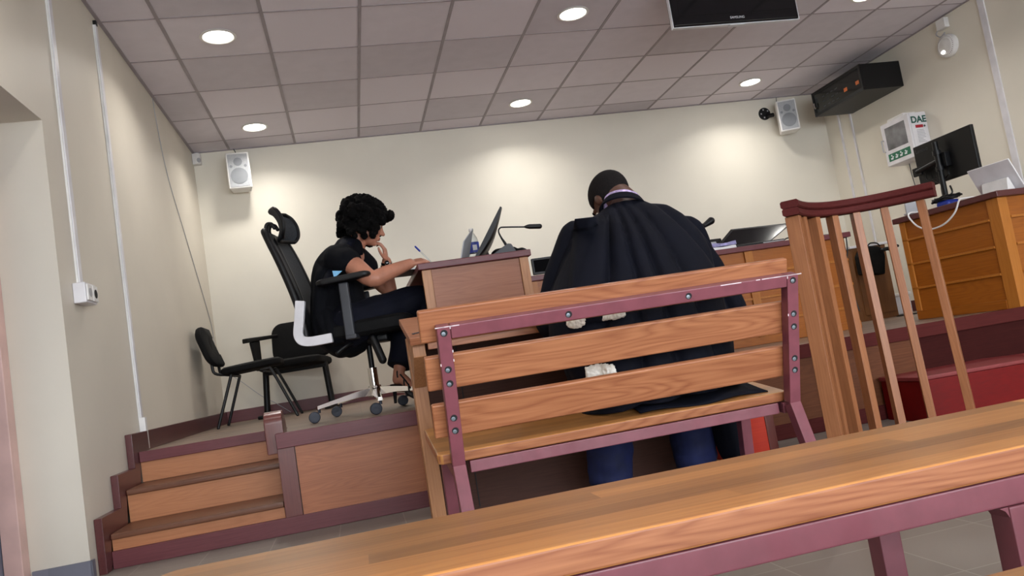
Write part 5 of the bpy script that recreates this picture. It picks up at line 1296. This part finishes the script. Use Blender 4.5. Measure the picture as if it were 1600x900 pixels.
fur(886, 913, 488, 514, 4); fur(942, 976, 484, 500, 6); fur(916, 962, 567, 602, 5)
# robe tail spread on the bench seat
grid = []
for j in range(7):
    v_ = j/6; row = []
    for i in range(15):
        u = i/14
        xa, xb = P(1000, 640, 2.45).x, 1.345
        x = xa+(xb-xa)*u; y = 2.43+0.012*math.sin(u*9)+(2.72-2.43)*v_+0.10*(1-v_)*max(0, 0.18-u)
        zb = 0.385+(y-2.402)*(0.442-0.385)/(0.398)
        row.append((x, y, zb+0.004+0.022*(0.5+0.5*math.sin(u*11+v_*2))*(0.3+0.7*v_)+0.012*v_))
    grid.append(row)
bm = B(); sheet(bm, grid, -0.005); obj('robe_tail', bm, ROBE, man, sharp=180)
# trousers and shoes
for k_, a_, mt_ in ((kL, aL, NAVY), (kR, aR, NAVYD if False else NAVY)):
    bm = B(); tube(bm, [k_+Vector((0, -0.14, 0.0)), k_+Vector((0, 0.0, -0.02)), k_.lerp(a_, 0.35)+Vector((0, 0.0, 0)), k_.lerp(a_, 0.7), a_+Vector((0, 0, -0.01))], [0.085, 0.086, 0.097, 0.096, 0.085], 20, 4)
    bm = remesh(bm, 0.008, 3); bm.normal_update(); ns = [(v, v.normal.copy()) for v in bm.verts]
    for v, nn in ns: v.co += nn*0.010*noise.noise(Vector((v.co.x*12, v.co.y*12, v.co.z*22)))
    obj('trouser_leg', bm, mt_, man, sharp=180)
for a_ in (aL, aR):
    bm = B(); tube(bm, [a_+Vector((0, -0.05, -0.045)), a_+Vector((0, 0.03, -0.045)), a_+Vector((0, 0.12, -0.055)), a_+Vector((0, 0.20, -0.062))], [0.036, 0.042, 0.040, 0.026], 14, 3, 'round', ((0, 0, 1), 0.9))
    for v in bm.verts: v.co.z = max(v.co.z, 0.002)
    obj('shoe', bm, BLACKG, man, sharp=60)
bt.free()

# ------------------------------------------------------------------ the robed woman in the office chair, side-on
WY = 4.5
wp_ = P(545, 505, WY)
wom = thing('person', 'person in a sleeveless black robe sitting side-on in the office chair, writing, hand to cheek', 'person', (wp_.x, WY, ZS))
hw_ = hframe(P(573, 352, WY), (0.93, 0.08, -0.36), (0.33, 0.0, 0.94))
SH, SF = P(533, 402, 4.36), P(550, 398, 4.68)             # near and far shoulder
EN, WN = P(582, 436, 4.24), P(641, 412, 4.30)            # near elbow, wrist
EF, WF = P(607, 453, 4.66), P(604, 408, 4.60)
hipN, hipF = P(548, 507, 4.40), P(548, 507, 4.60)
kN, kF = P(657, 470, 4.46), P(640, 497, 4.58)
aN, aF = P(705, 545, 4.44), P(623, 583, 4.50)
bm = B(); head_shapes(bm, hw_, 0.97)
tube(bm, [hw_ @ Vector((0, -0.03, -0.03)), hw_ @ Vector((0, -0.035, -0.09)), P(556, 390, WY), P(545, 410, WY)], [0.052, 0.048, 0.052, 0.09], 16, 4, 'round')
tube(bm, [P(540, 505, WY), P(530, 465, WY), P(533, 425, WY), P(545, 400, WY)], [0.135, 0.115, 0.125, 0.09], 20, 4, 'round')
tube(bm, [SH, SF], 0.055, 14, 0, 'round')
tube(bm, [SH, SH.lerp(EN, 0.5), EN, EN.lerp(WN, 0.35), WN], [0.058, 0.056, 0.046, 0.045, 0.029], 16, 3, 'round')
tube(bm, [SF, SF.lerp(EF, 0.5), EF, EF.lerp(WF, 0.35), WF], [0.055, 0.052, 0.044, 0.042, 0.028], 16, 3, 'round')
hand_shapes(bm, WN, P(672, 404, 4.32)-WN, (0.0, -0.45, 1.0), (1.0, 1.05, 1.1, 1.15), -1, 0.95, 0.55)
hand_shapes(bm, WF, P(597, 366, 4.56)-WF, (0.75, -0.2, 0.2), (0.9, 0.95, 0.9, 0.95), -1, 0.92, 0.4)
for h_, k_, a_ in ((hipN, kN, aN), (hipF, kF, aF)):
    tube(bm, [h_, h_.lerp(k_, 0.5), k_, k_.lerp(a_, 0.35), a_], [0.085, 0.078, 0.056, 0.052, 0.033], 14, 0, 'round')
fd = P(640, 603, 4.46)-aF
tube(bm, [aF, aF+Vector((-0.012, 0, -0.035))], [0.033, 0.030], 12, 0, 'round')
tube(bm, [aF+Vector((0.0, 0, -0.02)), aF+fd*0.6+Vector((0, 0, 0.0)), aF+fd*1.1, aF+fd*1.5+Vector((0, 0, 0.008))], [0.033, 0.030, 0.030, 0.016], 12, 3, 'round')
tube(bm, [aN, aN+Vector((0.05, 0, -0.03)), aN+Vector((0.13, 0, -0.05))], [0.033, 0.032, 0.02], 12, 0, 'round')
obj('body', remesh(bm, 0.0045, 5), SKIN_L, wom, sharp=180)
face_bits(hw_, wom, 0.97)
# big dark curly hair
random.seed(11)
bm = B()
def H(x, y, z): return hw_ @ Vector((x, y, z))
ell(bm, H(0, -0.035, 0.045), (0.105, 0.115, 0.095), hw_.to_3x3())
for k in range(150):
    th = random.uniform(0, 2*PI); v = random.uniform(-0.55, 1.0)
    r_ = math.sqrt(1-v*v); d = Vector((r_*math.cos(th), r_*math.sin(th), v))
    p = Vector((d.x*0.112, d.y*0.120-0.035, d.z*0.100+0.040))
    if p.y > 0.052 and p.z < 0.055 and abs(p.x) < 0.060: continue
    ell(bm, H(*p), (random.uniform(0.014, 0.026),)*3, None, 8)
for sx in (-1, 1):                                       # side locks that fall over the cheek
    for k in range(26):
        p = (sx*random.uniform(0.070, 0.100), random.uniform(-0.09, 0.072), random.uniform(-0.085, 0.05)); ell(bm, H(*p), (random.uniform(0.014, 0.024),)*3, None, 8)
for k in range(34):                                      # fringe
    p = (random.uniform(-0.085, 0.085), random.uniform(0.055, 0.108), random.uniform(0.045, 0.10)); ell(bm, H(*p), (random.uniform(0.012, 0.022),)*3, None, 8)
for k in range(40):                                      # nape
    p = (random.uniform(-0.085, 0.085), random.uniform(-0.135, -0.06), random.uniform(-0.075, 0.03)); ell(bm, H(*p), (random.uniform(0.014, 0.026),)*3, None, 8)
hc_ = H(0, -0.02, 0.03)
for v in bm.verts: v.co = hc_+(v.co-hc_)*1.10
bm = remesh(bm, 0.005, 1); bm.normal_update(); ns = [(v, v.normal.copy()) for v in bm.verts]
for v, nn in ns: v.co += nn*(0.006*noise.noise(v.co*70)+0.004*noise.noise(v.co*160))
obj('hair', bm, HAIR, wom, sharp=180)
# robe: bodice, cape sleeve over the near shoulder, skirt down the seat back
bm = B()
tube(bm, [P(540, 512, WY), P(532, 480, WY), P(527, 450, WY), P(531, 420, WY), P(545, 394, WY)], [0.175, 0.150, 0.148, 0.150, 0.095], 22, 4, 'round')
tube(bm, [SH+Vector((0.0, 0.02, 0)), SF], [0.082, 0.078], 16, 0, 'round')
tube(bm, [P(553, 385, WY), P(548, 392, WY)], [0.066, 0.08], 16, 0, 'round')
tube(bm, [SH+Vector((-0.02, 0.02, -0.01)), SH.lerp(EN, 0.22)+Vector((-0.01, 0, 0.004))], [0.086, 0.080], 16, 0, 'round')
tube(bm, [SF, SF.lerp(EF, 0.35)], [0.080, 0.078], 16, 0, 'round')
# hanging cape at the back
tube(bm, [P(521, 405, 4.42), P(507, 430, 4.42), P(501, 470, 4.42), P(499, 515, 4.42)], [0.05, 0.062, 0.062, 0.06], 16, 4, 'round', ((1, 0, 0), 0.75))
tube(bm, [P(505, 430, 4.58), P(499, 515, 4.58)], [0.06, 0.07], 16, 0, 'round')
tube(bm, [P(510, 500, 4.40), P(525, 520, 4.36), P(560, 505, 4.36)], [0.07, 0.075, 0.06], 14, 4, 'round')
bm = remesh(bm, 0.007, 5); bm.normal_update(); ns = [(v, v.normal.copy()) for v in bm.verts]
for v, nn in ns:
    v.co += nn*(0.007*noise.noise(Vector((v.co.x*14, v.co.y*14, v.co.z*5)))-0.007*(1-abs(math.sin(v.co.x*26+2*noise.noise(v.co*5))))**2)
obj('robe', bm, ROBE2, wom, sharp=180)
# lapel hood pieces of the robe
bm = B()
la = [P(556, 372, 4.44), P(538, 392, 4.30), P(512, 424, 4.31)]
grid = []
for j in range(8):
    q = j/7; a_ = P(556, 374, 4.42).lerp(P(521, 452, 4.335), q); b2_ = P(534, 374, 4.44).lerp(P(500, 445, 4.36), q); row = []
    for i in range(6):
        u = i/5; p = a_.lerp(b2_, u); p.y -= 0.05*math.sin(PI*u)*math.sin(PI*min(1, q*0.8+0.1)); row.append(p)
    grid.append(row)
sheet(bm, grid, 0.006); obj('robe_lapel', bm, ROBE, wom, sharp=180)
bm = B(); prism(bm, [P(519, 423, 4.27), P(535, 423, 4.27), P(522, 435, 4.27)], (0, 0.008, 0), 0.002); obj('dress_edge', bm, LBLUE, wom)
# wide black trousers
bm = B()
tube(bm, [hipN, hipN.lerp(kN, 0.5), kN, kN.lerp(aN, 0.4), aN.lerp(kN, 0.08)], [0.125, 0.112, 0.088, 0.085, 0.085], 18, 3)
tube(bm, [hipF, hipF.lerp(kF, 0.5), kF, kF.lerp(aF, 0.45), aF+Vector((0.005, 0, 0.035))], [0.125, 0.112, 0.090, 0.085, 0.068], 18, 3)
tube(bm, [hipN, hipF], 0.13, 16, 0, 'round')
bm = remesh(bm, 0.007, 4); bm.normal_update(); ns = [(v, v.normal.copy()) for v in bm.verts]
for v, nn in ns: v.co += nn*0.009*noise.noise(Vector((v.co.x*11, v.co.y*11, v.co.z*7)))
obj('trousers', bm, NAVYD, wom, sharp=180)
# sandal
bm = B(); ft = [aF+Vector((-0.03, 0, -0.065)), aF+fd*0.55+Vector((-0.005, 0, -0.038)), aF+fd*1.1+Vector((0, 0, -0.036)), aF+fd*1.6+Vector((0, 0, -0.024))]
tube(bm, ft, [0.030, 0.028, 0.034, 0.02], 12, 3, 'round', ((0, 0, 1), 0.25))
tube(bm, [ft[0]+Vector((-0.005, 0, 0.0)), Vector((ft[0].x-0.012, ft[0].y, ZS+0.03))], [0.014, 0.008], 10)
for q, zz, ww in ((0.0, 0.0, 0.036), (0.62, 0.02, 0.036), (1.05, 0.0, 0.036)):
    c = aF+fd*q+Vector((0, 0, -0.012)); pts = [c+Vector((0.012*math.cos(a), ww*math.cos(a), ww*math.sin(a)*0.95)) for a in [rad(-20+22*i) for i in range(11)]]
    tube(bm, pts, 0.0045, 8)
tube(bm, [aF+fd*0.1+Vector((0, -0.036, 0)), aF+fd*0.62+Vector((0, -0.034, 0.0)), aF+fd*1.05+Vector((0, -0.030, -0.01))], 0.0045, 8, 3)
obj('sandal', bm, BLACK, wom)
# watch and bangle on the far wrist
fa = (WF-EF).normalized()
bm = B(); tube(bm, [WF-fa*0.006, WF-fa*0.022], 0.0335, 20); w_ = obj('watch', bm, CHROME, wom)
bm = B(); ell(bm, WF-fa*0.014+Vector((0.0, -0.033, 0)), (0.014, 0.005, 0.014)); obj('watch_face', bm, BLACKG, w_)
bm = B(); tube(bm, [WF-fa*0.026, WF-fa*0.046], 0.0375, 20); obj('bangle', bm, GOLD, wom)
# pen in the writing hand
pa, pb = P(649, 385.5, 4.31), P(674, 410, 4.345)
pen = thing('pen', 'blue-capped ballpoint pen held by the writing woman', 'pen', pa.lerp(pb, 0.5))
d = (pb-pa)
bm = B(); tube(bm, [pa+d*0.26, pa+d*0.92, pb], [0.0042, 0.0042, 0.0012], 10); obj('pen_barrel', bm, CLEAR, pen)
bm = B(); tube(bm, [pa, pa+d*0.26], [0.0052, 0.0056], 12, 0, 'round'); obj('pen_cap', bm, BLUE, pen)

# ================================================================== LIGHT, WORLD, VIEW
W = bpy.data.worlds.new('world'); S.world = W; W.use_nodes = True
bg = W.node_tree.nodes['Background']; bg.inputs[0].default_value = (0.88, 0.94, 1.0, 1); bg.inputs[1].default_value = 9.0
for k, (a, b) in enumerate(WX):                          # light portals in the rear windows
    o = area('window_portal', ((a+b)/2, YR-0.02, 1.31), b-a, 1.0, (1, 1, 1), (rad(90), 0, 0), 'RECTANGLE', 2.38)
    o.data.cycles.is_portal = True
S.view_settings.view_transform = 'Standard'; S.view_settings.look = 'None'
S.view_settings.gamma = 1.0; S.view_settings.use_curve_mapping = False
S.view_settings.exposure = 0.75
S.cycles.max_bounces = 6; S.cycles.diffuse_bounces = 4; S.cycles.glossy_bounces = 3; S.cycles.transmission_bounces = 6
S.cycles.sample_clamp_indirect = 6.0
S.cycles.use_denoising = True
